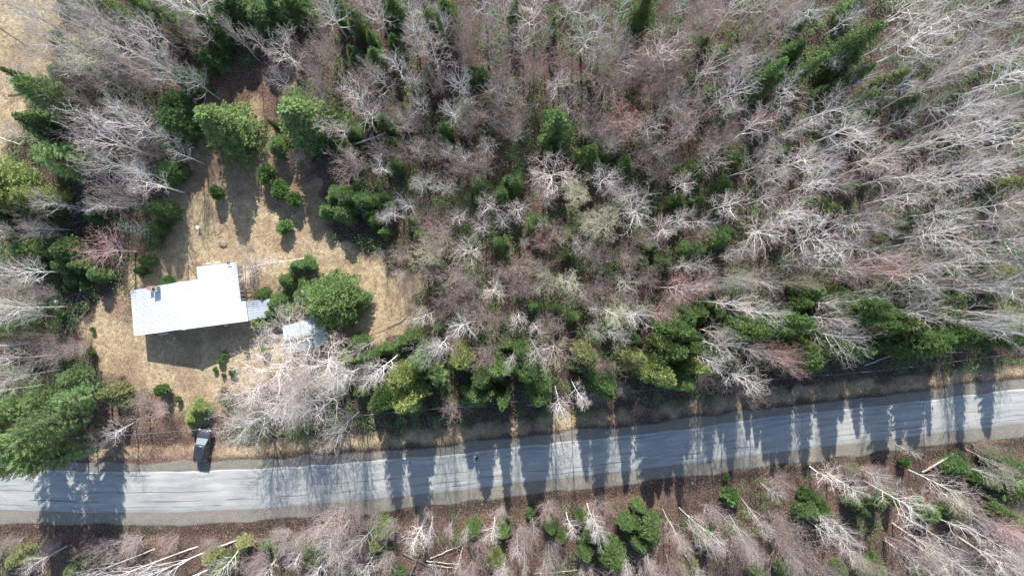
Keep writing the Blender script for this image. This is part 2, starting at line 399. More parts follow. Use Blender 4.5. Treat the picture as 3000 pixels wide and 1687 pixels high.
def clip_line(o, d, poly):
    ts = []
    for i in range(len(poly)):
        a, b_ = poly[i], poly[(i + 1) % len(poly)]; e = b_ - a
        den = d.x * e.y - d.y * e.x
        if abs(den) < 1e-9: continue
        t = ((a.x - o.x) * e.y - (a.y - o.y) * e.x) / den; s_ = ((a.x - o.x) * d.y - (a.y - o.y) * d.x) / den
        if 0 <= s_ <= 1: ts.append(t)
    return sorted(ts)
def zat(p, pl): return pl[0].z - ((p.x - pl[0].x) * pl[1].x + (p.y - pl[0].y) * pl[1].y) / pl[1].z
for poly, pl, d in (([RT, TL, BL, RB], PL, (TL - RT)), ([RT, RB, BR, P1, NO, TR, ET, Jn], PR, (BR - RB))):
    d = Vector((d.x, d.y, 0)).normalized(); nrm = Vector((-d.y, d.x, 0))
    k = -15.0
    while k < 15:
        o = Vector((RB.x, RB.y, 0)) + nrm * k; ts = clip_line(o, d, poly)
        for a, b_ in zip(ts[::2], ts[1::2]):
            if b_ - a > 0.6:
                p0 = o + d * (a + .02); p1 = o + d * (b_ - .02)
                p0.z = zat(p0, pl) + 0.022; p1.z = zat(p1, pl) + 0.022
                ribs.beam(hp(p0), hp(p1), 0.055, 0.05)
        k += 0.31
o_ = ribs.link('roof_rib', M_rib, roof); tag(o_, 'thin raised seams of the white roof sheets')
# walls under the eaves
def inset(p, f=0.94):
    c0 = (RT + RB) / 2; q = c0 + (p - c0) * f; return Vector((q.x, q.y, 0))
wp = []
vv = (RB - RT); 
ring = [(TL, .3, PL, 1, 1), (RT, 0, PL, 0, 1), (Jn, 0, PR, 0, 1), (ET, 0, PR, 0, 1), (TR, 0, PR, -1, 1), (BR, 0, PR, -1, -1), (RB, 0, PR, 0, -1), (BL, 0, PL, 1, -1)]
uu = Vector((math.cos(math.radians(7.5)), math.sin(math.radians(7.5)), 0)); vd = Vector((-uu.y, uu.x, 0))
ring = [(TL, 1, -1), (RT, 0, -1), (Jn, 0.3, -1), (ET, 1, -1), (TR, -1.6, -1), (BR, -2.4, 1), (RB, 0, 1), (BL, 1, 1)]
wpts = []
for p, du, dv in ring:
    q = Vector((p.x, p.y, 0)) + uu * 0.32 * du + vd * 0.25 * dv
    pl = PL if p in (TL, BL) else PR
    wpts.append((q, zat(q, pl) - 0.12 if p not in (RT, RB) else 4.66))
wall = BM()
for (a, za), (b_, zb) in zip(wpts, wpts[1:] + wpts[:1]):
    wall.poly([hp(a), hp(b_), hp(Vector((b_.x, b_.y, zb))), hp(Vector((a.x, a.y, za)))])
wl_ = wall.link('wall', M_siding, house)
# windows and a door on the shaded long wall, and one window on the right wall
sa, sb = wpts[7][0], wpts[5][0]; mid_ = wpts[6][0]
def onwall(a, b_, t, w, z0, z1, name, mat, frame=True):
    d = (b_ - a).normalized(); nn = Vector((d.y, -d.x, 0)); p = a + (b_ - a) * t
    ang = math.atan2(d.y, d.x)
    f = BM(); f.box(hp(p + nn * 0.03 + Vector((0, 0, (z0 + z1) / 2))), (w + .14, 0.06, z1 - z0 + .14), ang)
    fo = f.link(name, M_white, house)
    g = BM(); g.box(hp(p + nn * 0.07 + Vector((0, 0, (z0 + z1) / 2))), (w, 0.03, z1 - z0), ang)
    g.link('pane' if mat is M_glass else 'panel', mat, fo)
onwall(sa, mid_, .25, 1.2, 1.2, 2.2, 'window', M_glass); onwall(sa, mid_, .72, 1.4, 1.2, 2.2, 'window', M_glass)
onwall(mid_, sb, .18, .9, 0.25, 2.2, 'door', M_board); onwall(mid_, sb, .55, 1.4, 1.2, 2.1, 'window', M_glass)
onwall(wpts[5][0], wpts[4][0], .5, 1.2, 1.1, 2.0, 'window', M_glass)
# lean-to roof of grey sheets at the right end
lt = [W(719, 881.6, 2.62), W(791, 876, 2.35), W(786, 930, 2.35), W(729, 939.5, 2.62)]
lr = BM(); lr.slab([hp(p) for p in lt], 0.06)
lro = lr.link('porch_roof', M_groof, house); lro['label'] = 'grey metal roof of the lean-to porch'
for i in range(9):
    f = (i + .5) / 9; rr = BM(); a = lt[0].lerp(lt[3], f); b_ = lt[1].lerp(lt[2], f)
    if i == 0: ribm = rr
    ribm.beam(hp(a + Vector((0, 0, .03))), hp(b_ + Vector((0, 0, .03))), .04, .04)
ribm.link('roof_rib', M_groof, lro)
for p in (lt[1], lt[2]):
    q = BM(); pp = p.lerp((lt[0] + lt[3]) / 2, 0.08); q.box(hp(Vector((pp.x, pp.y, 1.13))), (.1, .1, 2.3)); q.link('porch_post', M_board, house)
# rafter tails sticking out of the right edge
for y_ in (769.5, 780, 795, 806.5, 814.5, 852, 864.5, 877):
    t = (y_ - 768.6) / 114.2; a = TR.lerp(NO, t)
    bmr = BM(); bmr.beam(hp(a - uu * .4 + Vector((0, 0, -.16))), hp(a + uu * R_.uniform(.45, .62) + Vector((0, 0, -.24))), .06, .1)
    bmr.link('rafter_tail', M_board, house)
# chimney
ch = BM()
cz = on_plane(449, 852, PL)
top_ = W(449.5, 846.5, 5.0)
for k in range(9):
    for q in range(3):
        for w_ in range(2):
            ch.box(hp(Vector((top_.x - .27 + q * .27, top_.y - .17 + w_ * .33, 3.55 + k * .17 + R_.uniform(-.02, .02)))), (.29 + R_.uniform(0, .05), .35 + R_.uniform(0, .05), .18), R_.uniform(-.12, .12) + .12, .03)
cho = ch.link('chimney', M_stone, house); cho['label'] = 'stone chimney with a red brick flue on its left'
c2 = BM(); p = W(435, 843.5, 4.7)
for k in range(8):
    c2.box(hp(Vector((p.x, p.y, 3.5 + k * .155))), (.42 if k < 7 else .48, .48 if k < 7 else .52, .15), .12, .01)
c2.link('brick_flue', M_brick, cho)
fl = BM(); fl.box(hp(Vector((top_.x, top_.y, 5.04))), (.34, .34, .06), .12); fl.link('flue_cap', M_dark, cho)
# ------------------------------------------------------------------ the teal shed
M_teal = roofmat('teal_roof_metal', (0.25, 0.36, 0.36), (0.14, 0.21, 0.22), 0.7, 0.5)
M_tealwall = simple('teal_siding', (0.10, 0.20, 0.20), 0.7, nscale=2)
se = [W(827.5, 955.6, 2.5), W(950, 923, 2.5)]; sr = [W(831.4, 996, 3.3), W(953, 966, 3.3)]; sl = [W(836, 1040, 2.3), W(957, 1009, 2.3)]
sc0 = (se[0] + sl[1]) / 2; sc0.z = 0
shed = tag(empty('shed', sc0), 'small shed with a teal metal gable roof under the big bare tree', 'shed')
q = BM(); q.slab([p - sc0 for p in (se[0], se[1], sr[1], sr[0])], .05); q.slab([p - sc0 + Vector((0, 0, .004)) for p in (sr[0], sr[1], sl[1], sl[0])], .05)
sro = q.link('roof', M_teal, shed)
q = BM()
for i in range(13):
    f = i / 12 * .98 + .01
    for A, B_ in ((se, sr), (sr, sl)):
        q.beam(A[0].lerp(A[1], f) - sc0 + Vector((0, 0, .015)), B_[0].lerp(B_[1], f) - sc0 + Vector((0, 0, .015)), .04, .035)
q.link('roof_rib', M_teal, sro)
q = BM(); q.beam(sr[0] - sc0 + Vector((0, 0, .03)), sr[1] - sc0 + Vector((0, 0, .03)), .3, .05); q.link('ridge_cap', M_teal, sro)
q = BM()
ci = [se[0].lerp(sl[1], .05), se[1].lerp(sl[0], .05), sl[1].lerp(se[0], .05), sl[0].lerp(se[1], .05)]
ma, mb = (ci[1] + ci[2]) / 2, (ci[0] + ci[3]) / 2
zt = [2.45, 2.45, 2.3, 2.3]
loop = [(ci[0], 2.5), (ci[1], 2.5), (ma, 3.15), (ci[2], 2.3), (ci[3], 2.3), (mb, 3.15)]
for (a, za), (b_, zb) in zip(loop, loop[1:] + loop[:1]):
    q.poly([Vector((a.x, a.y, 0)) - sc0, Vector((b_.x, b_.y, 0)) - sc0, Vector((b_.x, b_.y, zb)) - sc0, Vector((a.x, a.y, za)) - sc0])
q.link('wall', M_tealwall, shed)
q = BM(); a, b_ = ci[3], ci[2]; d = (b_ - a); d.z = 0; d.normalize(); nn = Vector((d.y, -d.x, 0)); p = a.lerp(b_, .5) + nn * .04; p.z = 1.0
q.box(p - sc0, (1.3, .05, 2.0), math.atan2(d.y, d.x)); q.link('door', M_board, shed)

# ------------------------------------------------------------------ the parked car
M_paint, n, l, b = newmat('slate_blue_car_paint')
b.inputs['Base Color'].default_value = (0.095, 0.105, 0.135, 1); b.inputs['Roughness'].default_value = 0.5; b.inputs['Metallic'].default_value = 0.0
b.inputs['Coat Weight'].default_value = 0.12; b.inputs['Coat Roughness'].default_value = 0.12
dn = noise(n, l, 3, 4); l.new(ramp(n, l, dn, [(0.3, (0.024, 0.028, 0.042)), (0.75, (0.044, 0.048, 0.058))]), b.inputs['Base Color'])
M_cglass, n, l, b = newmat('car_glass'); b.inputs['Base Color'].default_value = (0.02, 0.028, 0.035, 1); b.inputs['Roughness'].default_value = 0.05; b.inputs['Specular IOR Level'].default_value = 0.9
M_wglass, n, l, b = newmat('windscreen_glass'); b.inputs['Base Color'].default_value = (0.10, 0.13, 0.15, 1); b.inputs['Roughness'].default_value = 0.2; b.inputs['Specular IOR Level'].default_value = 1.0
M_tyre = simple('tyre_rubber', (0.02, 0.02, 0.022), 0.9)
M_rim = simple('wheel_rim', (0.42, 0.43, 0.45), 0.35, metal=0.8)
M_lamp = simple('lamp_glass', (0.65, 0.68, 0.7), 0.15)
M_red = simple('red_lamp', (0.35, 0.02, 0.02), 0.2)
cb = W(601.5, 1302)
car = tag(empty('parked_car', (cb.x, cb.y, 0.02), -math.radians(7)), 'dark blue grey suv with a sunroof parked nose in beside the road', 'car')
def loft(secs, mat, name, parent, smooth=True, k=None):
    """sections: list of (y, [(x,z)...]) closed rings joined along y"""
    q = BM(); rings = [[q.bm.verts.new((x, y, z)) for x, z in pts] for y, pts in secs]
    for A, B_ in zip(rings, rings[1:]):
        for j in range(len(A)): q.bm.faces.new((A[j], A[(j + 1) % len(A)], B_[(j + 1) % len(A)], B_[j]))
    q.bm.faces.new(rings[0][::-1]); q.bm.faces.new(rings[-1])
    bmesh.ops.recalc_face_normals(q.bm, faces=q.bm.faces)
    o = q.link(name, mat, parent, smooth)
    return o
def hull(w, z0, z1, ro=.12):
    return [(-w + ro, z0), (w - ro, z0), (w, z0 + .22), (w, (z0 + z1) / 2), (w - .04, z1 - .12), (w - .16, z1 - .02), (w * .4, z1 + .01), (0, z1 + .02), (-w * .4, z1 + .01), (-w + .16, z1 - .02), (-w + .04, z1 - .12), (-w, (z0 + z1) / 2), (-w, z0 + .22)]
body = loft([(-2.26, hull(.72, .42, .85)), (-2.2, hull(.84, .32, .98)), (-1.9, hull(.9, .26, 1.05)), (-1.0, hull(.92, .24, 1.05)), (0.2, hull(.92, .24, 1.03)), (.95, hull(.92, .24, 1.02)), (1.5, hull(.91, .26, .98)), (1.95, hull(.88, .28, .9)), (2.15, hull(.78, .32, .8)), (2.24, hull(.6, .4, .66))], M_paint, 'body', car)
def cab(w0, w1, z0, z1): return [(-w0, z0), (w0, z0), (w1 + .02, z1 - .08), (w1 - .06, z1 - .01), (w1 * .5, z1 + .015), (0, z1 + .02), (-w1 * .5, z1 + .015), (-w1 + .06, z1 - .01), (-w1 - .02, z1 - .08)]
gh = loft([(-2.12, cab(.8, .62, 1.0, 1.12)), (-1.8, cab(.86, .66, 1.0, 1.6)), (-1.0, cab(.87, .68, 1.0, 1.69)), (0.0, cab(.87, .67, 1.0, 1.66)), (.35, cab(.86, .64, 1.0, 1.56)), (1.08, cab(.82, .74, .95, 1.04))], M_cglass, 'side_glass', car)
rp = loft([(-1.95, [(-.62, 1.42), (.62, 1.42), (.62, 1.46), (-.62, 1.46)]), (-1.78, [(-.66, 1.60), (.66, 1.60), (.64, 1.645), (-.64, 1.645)]), (-1.0, [(-.69, 1.64), (.69, 1.64), (.66, 1.74), (-.66, 1.74)]), (0.0, [(-.68, 1.62), (.68, 1.62), (.65, 1.71), (-.65, 1.71)]), (.32, [(-.66, 1.54), (.66, 1.54), (.63, 1.60), (-.63, 1.60)])], M_paint, 'roof_panel', car)
q = BM(); q.poly([(-.62, .37, 1.565), (.62, .37, 1.565), (.74, 1.1, 1.05), (-.74, 1.1, 1.05)]); q.link('windscreen', M_wglass, car)
q = BM(); q.box(Vector((-.02, -.42, 1.735)), (.86, 1.05, .03), bevel=.01); q.link('sunroof', M_cglass, car)
for s_ in (-1, 1):
    q = BM(); q.tube([(s_ * .6, .1, 1.72), (s_ * .62, -.1, 1.78), (s_ * .62, -1.6, 1.78), (s_ * .6, -1.75, 1.7)], .025, 6); q.link('roof_rail', M_dark, car)
    q = BM(); q.box(Vector((s_ * 1.03, .85, 1.08)), (.2, .12, .15), bevel=.03); q.link('wing_mirror', M_dark, car)
    q = BM(); q.box(Vector((s_ * .68, 2.14, .7)), (.3, .12, .14), bevel=.03); q.link('headlight', M_lamp, car)
    q = BM(); q.box(Vector((s_ * .78, -2.18, .95)), (.14, .1, .34), bevel=.03); q.link('tail_light', M_red, car)
    for y_ in (-.6, -1.5): 
        q = BM(); q.beam((s_ * .875, y_, 1.05), (s_ * .7, y_, 1.6), .09, .05); q.link('door_pillar', M_paint, car)
    for y_ in (-1.38, 1.42):
        q = BM(); q.tube([(s_ * .72, y_, .36), (s_ * .95, y_, .36)], .36, 20); w_ = q.link('wheel', M_tyre, car)
        q = BM(); q.tube([(s_ * .9, y_, .36), (s_ * .965, y_, .36)], .22, 14); q.link('rim', M_rim, w_)
q = BM(); q.box(Vector((0, 2.2, .5)), (1.3, .14, .16), bevel=.04); q.link('bumper', M_dark, car)
q = BM(); q.box(Vector((0, -2.26, .52)), (1.4, .12, .2), bevel=.04); q.link('bumper', M_dark, car)
q = BM(); q.beam((0, -1.72, 1.66), (0.05, -1.8, 1.78), .03, .03); q.link('aerial', M_dark, car)

# ------------------------------------------------------------------ the person on the road
def skinned(name, joints, edges, mat, parent, sub=2):
    me = bpy.data.meshes.new(name); me.from_pydata([j[0] for j in joints], edges, []); o = link(name, me, parent, mat)
    sk = o.modifiers.new('skin', 'SKIN'); sk.use_smooth_shade = True
    for i, v in enumerate(me.skin_vertices[0].data):
        r = joints[i][1]; v.radius = (r, r) if not isinstance(r, tuple) else r; v.use_root = (i == 0)
    ss = o.modifiers.new('sub', 'SUBSURF'); ss.levels = sub; ss.render_levels = sub
    return o
M_cloth = simple('navy_clothing', (0.012, 0.016, 0.035), 0.9); M_skin = simple('skin', (0.55, 0.36, 0.28), 0.6, var=.05)
M_hair = simple('dark_hair', (0.02, 0.015, 0.012), 0.8); M_grey = simple('pale_plastic', (0.8, 0.84, 0.88), 0.35, var=.05)
pb = W(1397.5, 1338)
per = tag(empty('person', (pb.x, pb.y, 0.1), math.radians(35)), 'person in dark blue clothing standing on the road holding a pale controller', 'person')
J = [((0, 0, .95), .14), ((0, .01, 1.15), (.17, .12)), ((0, 0, 1.36), (.19, .12)), ((0, .0, 1.48), .07), ((0, .02, 1.56), .06), ((0, .04, 1.66), (.085, .1)), ((0, .03, 1.73), .07),
     ((.19, 0, 1.41), .065), ((.25, .04, 1.15), .05), ((.12, .28, 1.12), .036), ((-.19, 0, 1.41), .065), ((-.25, .04, 1.15), .05), ((-.12, .28, 1.12), .036),
     ((.1, 0, .88), .095), ((.12, .03, .5), .065), ((.12, -.01, .09), .045), ((.13, .17, .05), .04), ((-.1, 0, .88), .095), ((-.12, .03, .5), .065), ((-.12, -.01, .09), .045), ((-.13, .17, .05), .04)]
E = [(0, 1), (1, 2), (2, 3), (3, 4), (4, 5), (5, 6), (2, 7), (7, 8), (8, 9), (2, 10), (10, 11), (11, 12), (0, 13), (13, 14), (14, 15), (15, 16), (0, 17), (17, 18), (18, 19), (19, 20)]
skinned('body', J, E, M_cloth, per)
for s_ in (-1, 1):
    hj = [((s_ * .12, .28, 1.12), .03), ((s_ * .105, .34, 1.125), .034)]; he = [(0, 1)]
    for i in range(4):
        bx_ = s_ * (.13 - .018 * i); k = len(hj)
        hj += [((bx_, .37, 1.14), .0095), ((bx_ - s_ * .012, .405 - .003 * i, 1.125), .009), ((bx_ - s_ * .03, .40, 1.10), .008)]; he += [(1, k), (k, k + 1), (k + 1, k + 2)]
    k = len(hj); hj += [((s_ * .075, .335, 1.15), .011), ((s_ * .07, .36, 1.165), .009)]; he += [(1, k), (k, k + 1)]
    skinned('hand', hj, he, M_skin, per, 1)
q = BM(); bmesh.ops.create_uvsphere(q.bm, u_segments=20, v_segments=14, radius=.1)
for v in q.bm.verts:
    v.co.x *= .8; v.co.y *= 1.0; v.co.z *= 1.2
    if v.co.y > .07 and abs(v.co.x) < .02 and abs(v.co.z) < .04: v.co.y += .02
    v.co += Vector((0, .05, 1.66))
fo = q.link('face', M_skin, per, True)
for s_ in (-1, 1):
    q = BM(); q.box(Vector((s_ * .03, .142, 1.68)), (.02, .01, .012), bevel=.003); q.link('eye', M_dark, fo)
    q = BM(); q.box(Vector((s_ * .083, .04, 1.66)), (.015, .035, .06), bevel=.006); q.link('ear', M_skin, fo)
q = BM(); q.box(Vector((0, .146, 1.61)), (.045, .008, .01), bevel=.003); q.link('mouth', M_red, fo)
q = BM(); bmesh.ops.create_uvsphere(q.bm, u_segments=18, v_segments=12, radius=.112)
for v in list(q.bm.verts):
    v.co.x *= .85; v.co.z *= 1.1
for v in list(q.bm.verts):
    if v.co.z < -.06 or (v.co.y > .05 and v.co.z < .045): q.bm.verts.remove(v)
for v in q.bm.verts: v.co += Vector((0, .035, 1.685))
q.link('hair', M_hair, per, True)
ctl = tag(empty('handheld_controller', per.matrix_world @ Vector((0, 0, 0)), 0), 'pale controller held in front by the person on the road', 'controller')
ctl.location = Vector((pb.x, pb.y, 0.1)) + Matrix.Rotation(math.radians(35), 3, 'Z') @ Vector((0, .41, 1.15)); ctl.rotation_euler = (0, 0, math.radians(35))
q = BM(); q.box(Vector((0, 0, 0)), (.24, .13, .05), bevel=.015); cs = q.link('casing', M_grey, ctl)
q = BM(); q.box(Vector((0, .08, .05)), (.26, .15, .015), bevel=.004); q.link('screen', simple('pale_screen', (0.55, 0.72, 0.85), 0.15), ctl)

# ------------------------------------------------------------------ small things round the yard
def gz(px, py): return float(ground_z(px, py))
p = W(585, 668, 0); p.z = gz(585, 668)
t = tag(empty('vent_post', p), 'short white capped vent post standing alone in the dry grass', 'vent post')
q = BM(); q.tube([(0, 0, -.1), (0, 0, .62)], .1, 14); q.link('post', M_white, t)
q = BM(); q.tube([(0, 0, .6), (0, 0, .66), (0, 0, .74)], [.22, .24, .1], 16); q.link('cap', M_white, t)
def rock(px, py, r, name, label, mat, h=.6, seed=1):
    rr = random.Random(seed); bm_ = BM(); bmesh.ops.create_icosphere(bm_.bm, subdivisions=3, radius=1)
    o1 = [Vector((rr.uniform(-1, 1), rr.uniform(-1, 1), rr.uniform(-.3, 1))).normalized() for _ in range(9)]
    for v in bm_.bm.verts:
        d = v.co.copy(); k = 1 + sum(.16 * max(0, d.dot(o) - .5) for o in o1) - .12 * abs(math.sin(d.x * 5 + seed) * math.cos(d.y * 4))
        v.co = Vector((d.x * r * k, d.y * r * k * .8, d.z * r * h * k))
    o = bm_.link(name, mat, None, False); o.location = W(px, py, 0) + Vector((0, 0, gz(px, py) + r * h * .25)); tag(o, label, 'rock'); return o
M_rock = simple('grey_rock', (0.19, 0.175, 0.14), 0.9, nscale=3, var=.4, bmp=.6); M_prock = simple('pale_rock', (0.6, 0.6, 0.6), 0.9, nscale=3, var=.3, bmp=.4)
rock(655, 716, .55, 'rock', 'low mossy grey rock in the grass above the house', M_rock, .5, 3)
rock(165, 884, .38, 'rock', 'pale white rock in the leaves left of the long fallen log', M_prock, .8, 5)
rock(172, 905, .5, 'rock', 'dark rock just below the pale white rock', M_rock, .7, 6)
rock(988, 800, .28, 'rock', 'small stone in the open grass right of the evergreens', M_rock, .6, 9)
# stump post with a shadow
def stick(name, label, cat, px, py, h, r, mat, lean=(0, 0)):
    o = BM(); z = gz(px, py); a = W(px, py, 0); o.tube([(0, 0, -.1), (lean[0] * h, lean[1] * h, h)], [r, r * .85], 10)
    ob = o.link(name, mat); ob.location = (a.x, a.y, z); return tag(ob, label, cat)
stick('tree_stump', 'broken grey stump beside the short fallen log at the yard edge', 'stump', 270, 893, .9, .17, M_log, (-.4, .1))
# vents and dish on the far edge of the roof
for x_, y_, lb in ((609, 771.5, 'left'), (634.5, 769.5, 'right')):
    t = tag(empty('gas_cylinder', W(x_ + 8, y_ + 2, 0)), 'white gas cylinder, the %s one of the two behind the house' % lb, 'gas cylinder')
    q = BM(); q.tube([(0, 0, 0), (0, 0, .1), (0, 0, 1.0), (0, 0, 1.12)], [.16, .19, .19, .1], 14); q.link('tank', M_white, t)
    q = BM(); q.tube([(0, 0, 1.1), (0, 0, 1.25)], .08, 10); q.link('valve_collar', M_white, t)
t = tag(empty('satellite_dish', W(672, 771, 3.35)), 'small pale satellite dish on the upper right edge of the white roof', 'satellite dish')
q = BM(); q.tube([(0, 0, -.15), (0, .1, .35)], .03, 8); q.link('mast', M_dark, t)
q = BM(); bmesh.ops.create_uvsphere(q.bm, u_segments=20, v_segments=12, radius=.6)
for v in list(q.bm.verts):
    if v.co.z > -.42: q.bm.verts.remove(v)
for v in q.bm.verts: v.co = Vector((v.co.x * .9, v.co.y * .9, v.co.z + .6))
dob = q.link('reflector', simple('blue_grey_plastic', (0.6, 0.64, 0.68), .4), t, True); dob.scale = (.7, .7, .7); dob.rotation_euler = (math.radians(35), math.radians(20), 0); dob.location = (0, .1, .35)
t = tag(empty('bucket', W(579, 1011, 0) + Vector((0, 0, gz(579, 1011)))), 'small blue bucket in the shade below the house', 'bucket')
q = BM(); q.tube([(0, 0, 0), (0, 0, .3)], [.13, .16], 14); q.link('pail', simple('blue_plastic', (0.08, 0.3, 0.42), .5), t)
q = BM(); q.tube([(-.16, 0, .3), (-.1, .06, .38), (0, .08, .4), (.1, .06, .38), (.16, 0, .3)], .01, 6); q.link('handle', M_dark, t)
for i, (x_, y_, w_, a_, lb) in enumerate(((608, 958, 2.1, 7, 'long pale board lying against the shaded house wall'), (480, 976, 1.3, 8, 'short pale board at the left end of the shaded wall'), (663, 952, .5, 6, 'little white board by the right end of the wall'), (512, 989, .25, 30, 'white scrap on the shaded grass below the wall'))):
    q = BM(); q.box(None, (w_, .16, .05), M=Matrix.Identity(4)); o = q.link('board', M_white if i != 0 else M_board); o.location = W(x_, y_ + 2, 0) + Vector((0, 0, gz(x_, y_) + .05)); o.rotation_euler = (0, 0, math.radians(a_)); tag(o, lb, 'board')
LB = ['leftmost', 'second from the left', 'third from the left', 'fourth from the left', 'fifth from the left', 'sixth from the left', 'rightmost']
for i, (x0, y0, x1, y1) in enumerate(((700, 775, 703, 826), (707, 772, 709, 830), (709, 779, 714, 829), (712, 774, 718, 832), (715, 778, 716, 812), (717, 772, 722, 806), (724, 812, 726, 833))):
    x0 += 14; x1 += 14
    q = BM(); a = W(x0, y0, .25); b_ = W(x1, y1, .2 + i * .02); a.z += gz(x0, y0); b_.z += gz(x1, y1); q.beam(a, b_, .15, .05)
    tag(q.link('lumber_board', M_newboard if i < 4 else M_board), ('yellowish' if i < 4 else 'grey') + ' lumber board beside the right wall, ' + LB[i] + ' of the stack', 'lumber', 'boards stacked beside the house')
# fallen logs: trunk plus broken side branches
def fallen(name, label, x0, y0, x1, y1, r, mat, nb=10, z0=.15, z1=.3, seed=1, bl=1.2):
    rr = random.Random(seed); a = W(x0, y0, 0); b_ = W(x1, y1, 0); a.z = gz(x0, y0) + z0; b_.z = gz(x1, y1) + z1
    n_ = 8; pts = [a.lerp(b_, i / n_) + Vector((rr.uniform(-.06, .06), rr.uniform(-.06, .06), rr.uniform(-.03, .03))) for i in range(n_ + 1)]
    rt_ = empty(name, a); tag(rt_, label, 'fallen tree')
    q = BM(); q.tube([p - a for p in pts], [r * (1 - .6 * i / n_) for i in range(n_ + 1)], 9)
    p0, p1, r0, r1 = [], [], [], []
    d = (b_ - a).normalized()
    for i in range(nb):
        t_ = rr.uniform(.12, 1); p = a.lerp(b_, t_) - a; sd = Vector((-d.y, d.x, 0)) * rr.choice((-1, 1)) + d * rr.uniform(.1, .9) + Vector((0, 0, rr.uniform(-.02, .7)))
        sd.normalize(); ln_ = bl * rr.uniform(.4, 1.3); c_ = p
        for k in range(3):
            sd = (sd + Vector((rr.uniform(-.3, .3), rr.uniform(-.3, .3), rr.uniform(-.2, .2)))).normalized(); e_ = c_ + sd * ln_ / 3
            p0.append(c_); p1.append(e_); r0.append(.035 * (1 - k / 3.5) * r / .14); r1.append(.035 * (1 - (k + 1) / 3.5) * r / .14); c_ = e_
    if nb < 8:
        for A_, B_, ra in zip(p0, p1, r0): q.beam(A_, B_, ra * 1.8, ra * 1.8)
        p0 = []
    q.link('trunk', mat, rt_)
    if p0:
        v, f = seg_prisms(p0, p1, r0, r1, 4); link('branches', mesh_np('branches', v, f, [mat]), rt_)
    return rt_
fallen('fallen_log', 'long dark fallen log with bare side branches left of the house', 252, 820, 193, 985, .2, M_log, 26, seed=1, bl=2.2)
fallen('fallen_log', 'short broken grey log beside the stump at the yard edge', 260, 908, 224, 950, .13, M_log, 5, seed=2)
fallen('fallen_log', 'dark fallen log pointing right above the reddish bare tree', 82, 697, 256, 646, .2, M_log, 4, seed=3)
fallen('fallen_log', 'dark fallen log crossing under the pines at the left edge', 0, 602, 112, 625, .18, M_log, 5, seed=4)
fallen('fallen_log', 'grey fallen log running down between the two dark left logs', 148, 614, 92, 690, .17, M_log, 6, seed=5)
fallen('fallen_log', 'pale fallen birch trunk at the left edge beside the shrubs', 118, 1005, -10, 1012, .16, M_palelog, 8, .5, .7, 6)
fallen('fallen_log', 'pale branch on the dark forest floor above the lone spruce', 1530, 310, 1582, 308, .09, M_palelog, 3, seed=7)
fallen('fallen_log', 'thin fallen trunk across the grass right of the big fir', 1190, 930, 1082, 978, .055, M_board, 9, seed=8)
fallen('fallen_log', 'dark fallen log under the bottom trees, upper of the crossed pair', 1180, 1620, 1290, 1670, .16, M_log, 6, seed=9)
fallen('fallen_log', 'dark fallen log under the bottom trees, lower of the crossed pair', 1200, 1690, 1232, 1610, .15, M_log, 4, seed=10)
fallen('fallen_log', 'pale log sloping up right beneath the bottom birches', 1262, 1632, 1350, 1596, .1, M_palelog, 4, seed=11)
fallen('fallen_log', 'upper of two parallel pale logs at the bottom edge', 1250, 1640, 1345, 1650, .09, M_palelog, 3, seed=12)
fallen('fallen_log', 'lower of two parallel pale logs at the bottom edge', 1255, 1650, 1340, 1662, .08, M_palelog, 2, seed=13)
fallen('fallen_log', 'pale fallen trunk pointing at the road in the lower right', 2700, 1382, 2780, 1322, .15, M_palelog, 10, .4, 1.2, 14)
fallen('fallen_log', 'dark top of a fallen trunk nearest the road in the lower right', 2781, 1322, 2832, 1304, .09, M_log, 6, .3, .3, 15)
fallen('fallen_log', 'white fallen branch along the ditch under the roadside spruces', 2672, 1034, 2810, 1030, .12, M_palelog, 6, .5, .7, 16)
fallen('fallen_log', 'long white leaning stem beside the roadside ditch', 2528, 1070, 2628, 1022, .1, M_palelog, 3, .3, 1.8, 17)
fallen('fallen_log', 'thin pale pole lying by the ditch beside the road', 1545, 1186, 1660, 1184, .07, M_palelog, 2, seed=18)
fallen('fallen_log', 'white leaning trunk above the dark firs left of centre', 1052, 432, 1142, 404, .14, M_palelog, 5, 2.2, 3.0, 19)
fallen('fallen_log', 'bleached white trunk across the trees in the top left grass', 0, 400, 92, 434, .18, M_palelog, 6, 4, 2, 20)
fallen('fallen_log', 'long thin dead trunk leaning over the grass at the top left', 20, 70, 165, 188, .12, M_log, 14, 8, 3, 21)
fallen('fallen_log', 'pale thin log on the leaves right of the bottom firs', 1700, 1668, 1560, 1676, .08, M_palelog, 2, seed=23)
t = rock(898, 1268, .25, 'plastic_bag', 'pale torn plastic bag on the verge under the big bare tree', M_white, .3, 8); t['category'] = 'litter'
t = rock(2030, 1416, .14, 'plastic_bottle', 'tiny blue bottle in the brush below the road', simple('blue_litter', (.3, .5, .7), .4), .5, 8); t['category'] = 'litter'
# overhead cable along the road
q = BM(); pts = []
for i in range(61):
    f = i / 60; px = -150 + 3400 * f; py = np.interp(px, [-150, 373, 583, 2250, 2587, 3000, 3250], [1305, 1273.6, 1258, 1112, 1085, 1033, 1000]); pts.append(W(px, py, 6.0 - 1.0 * math.sin(math.pi * ((f * 3) % 1))))
q.tube(pts, .011, 6); tag(q.link('utility_cable', simple('weathered_cable', (0.28, 0.31, 0.35), .5)), 'thin pale overhead cable following the upper side of the road', 'cable')
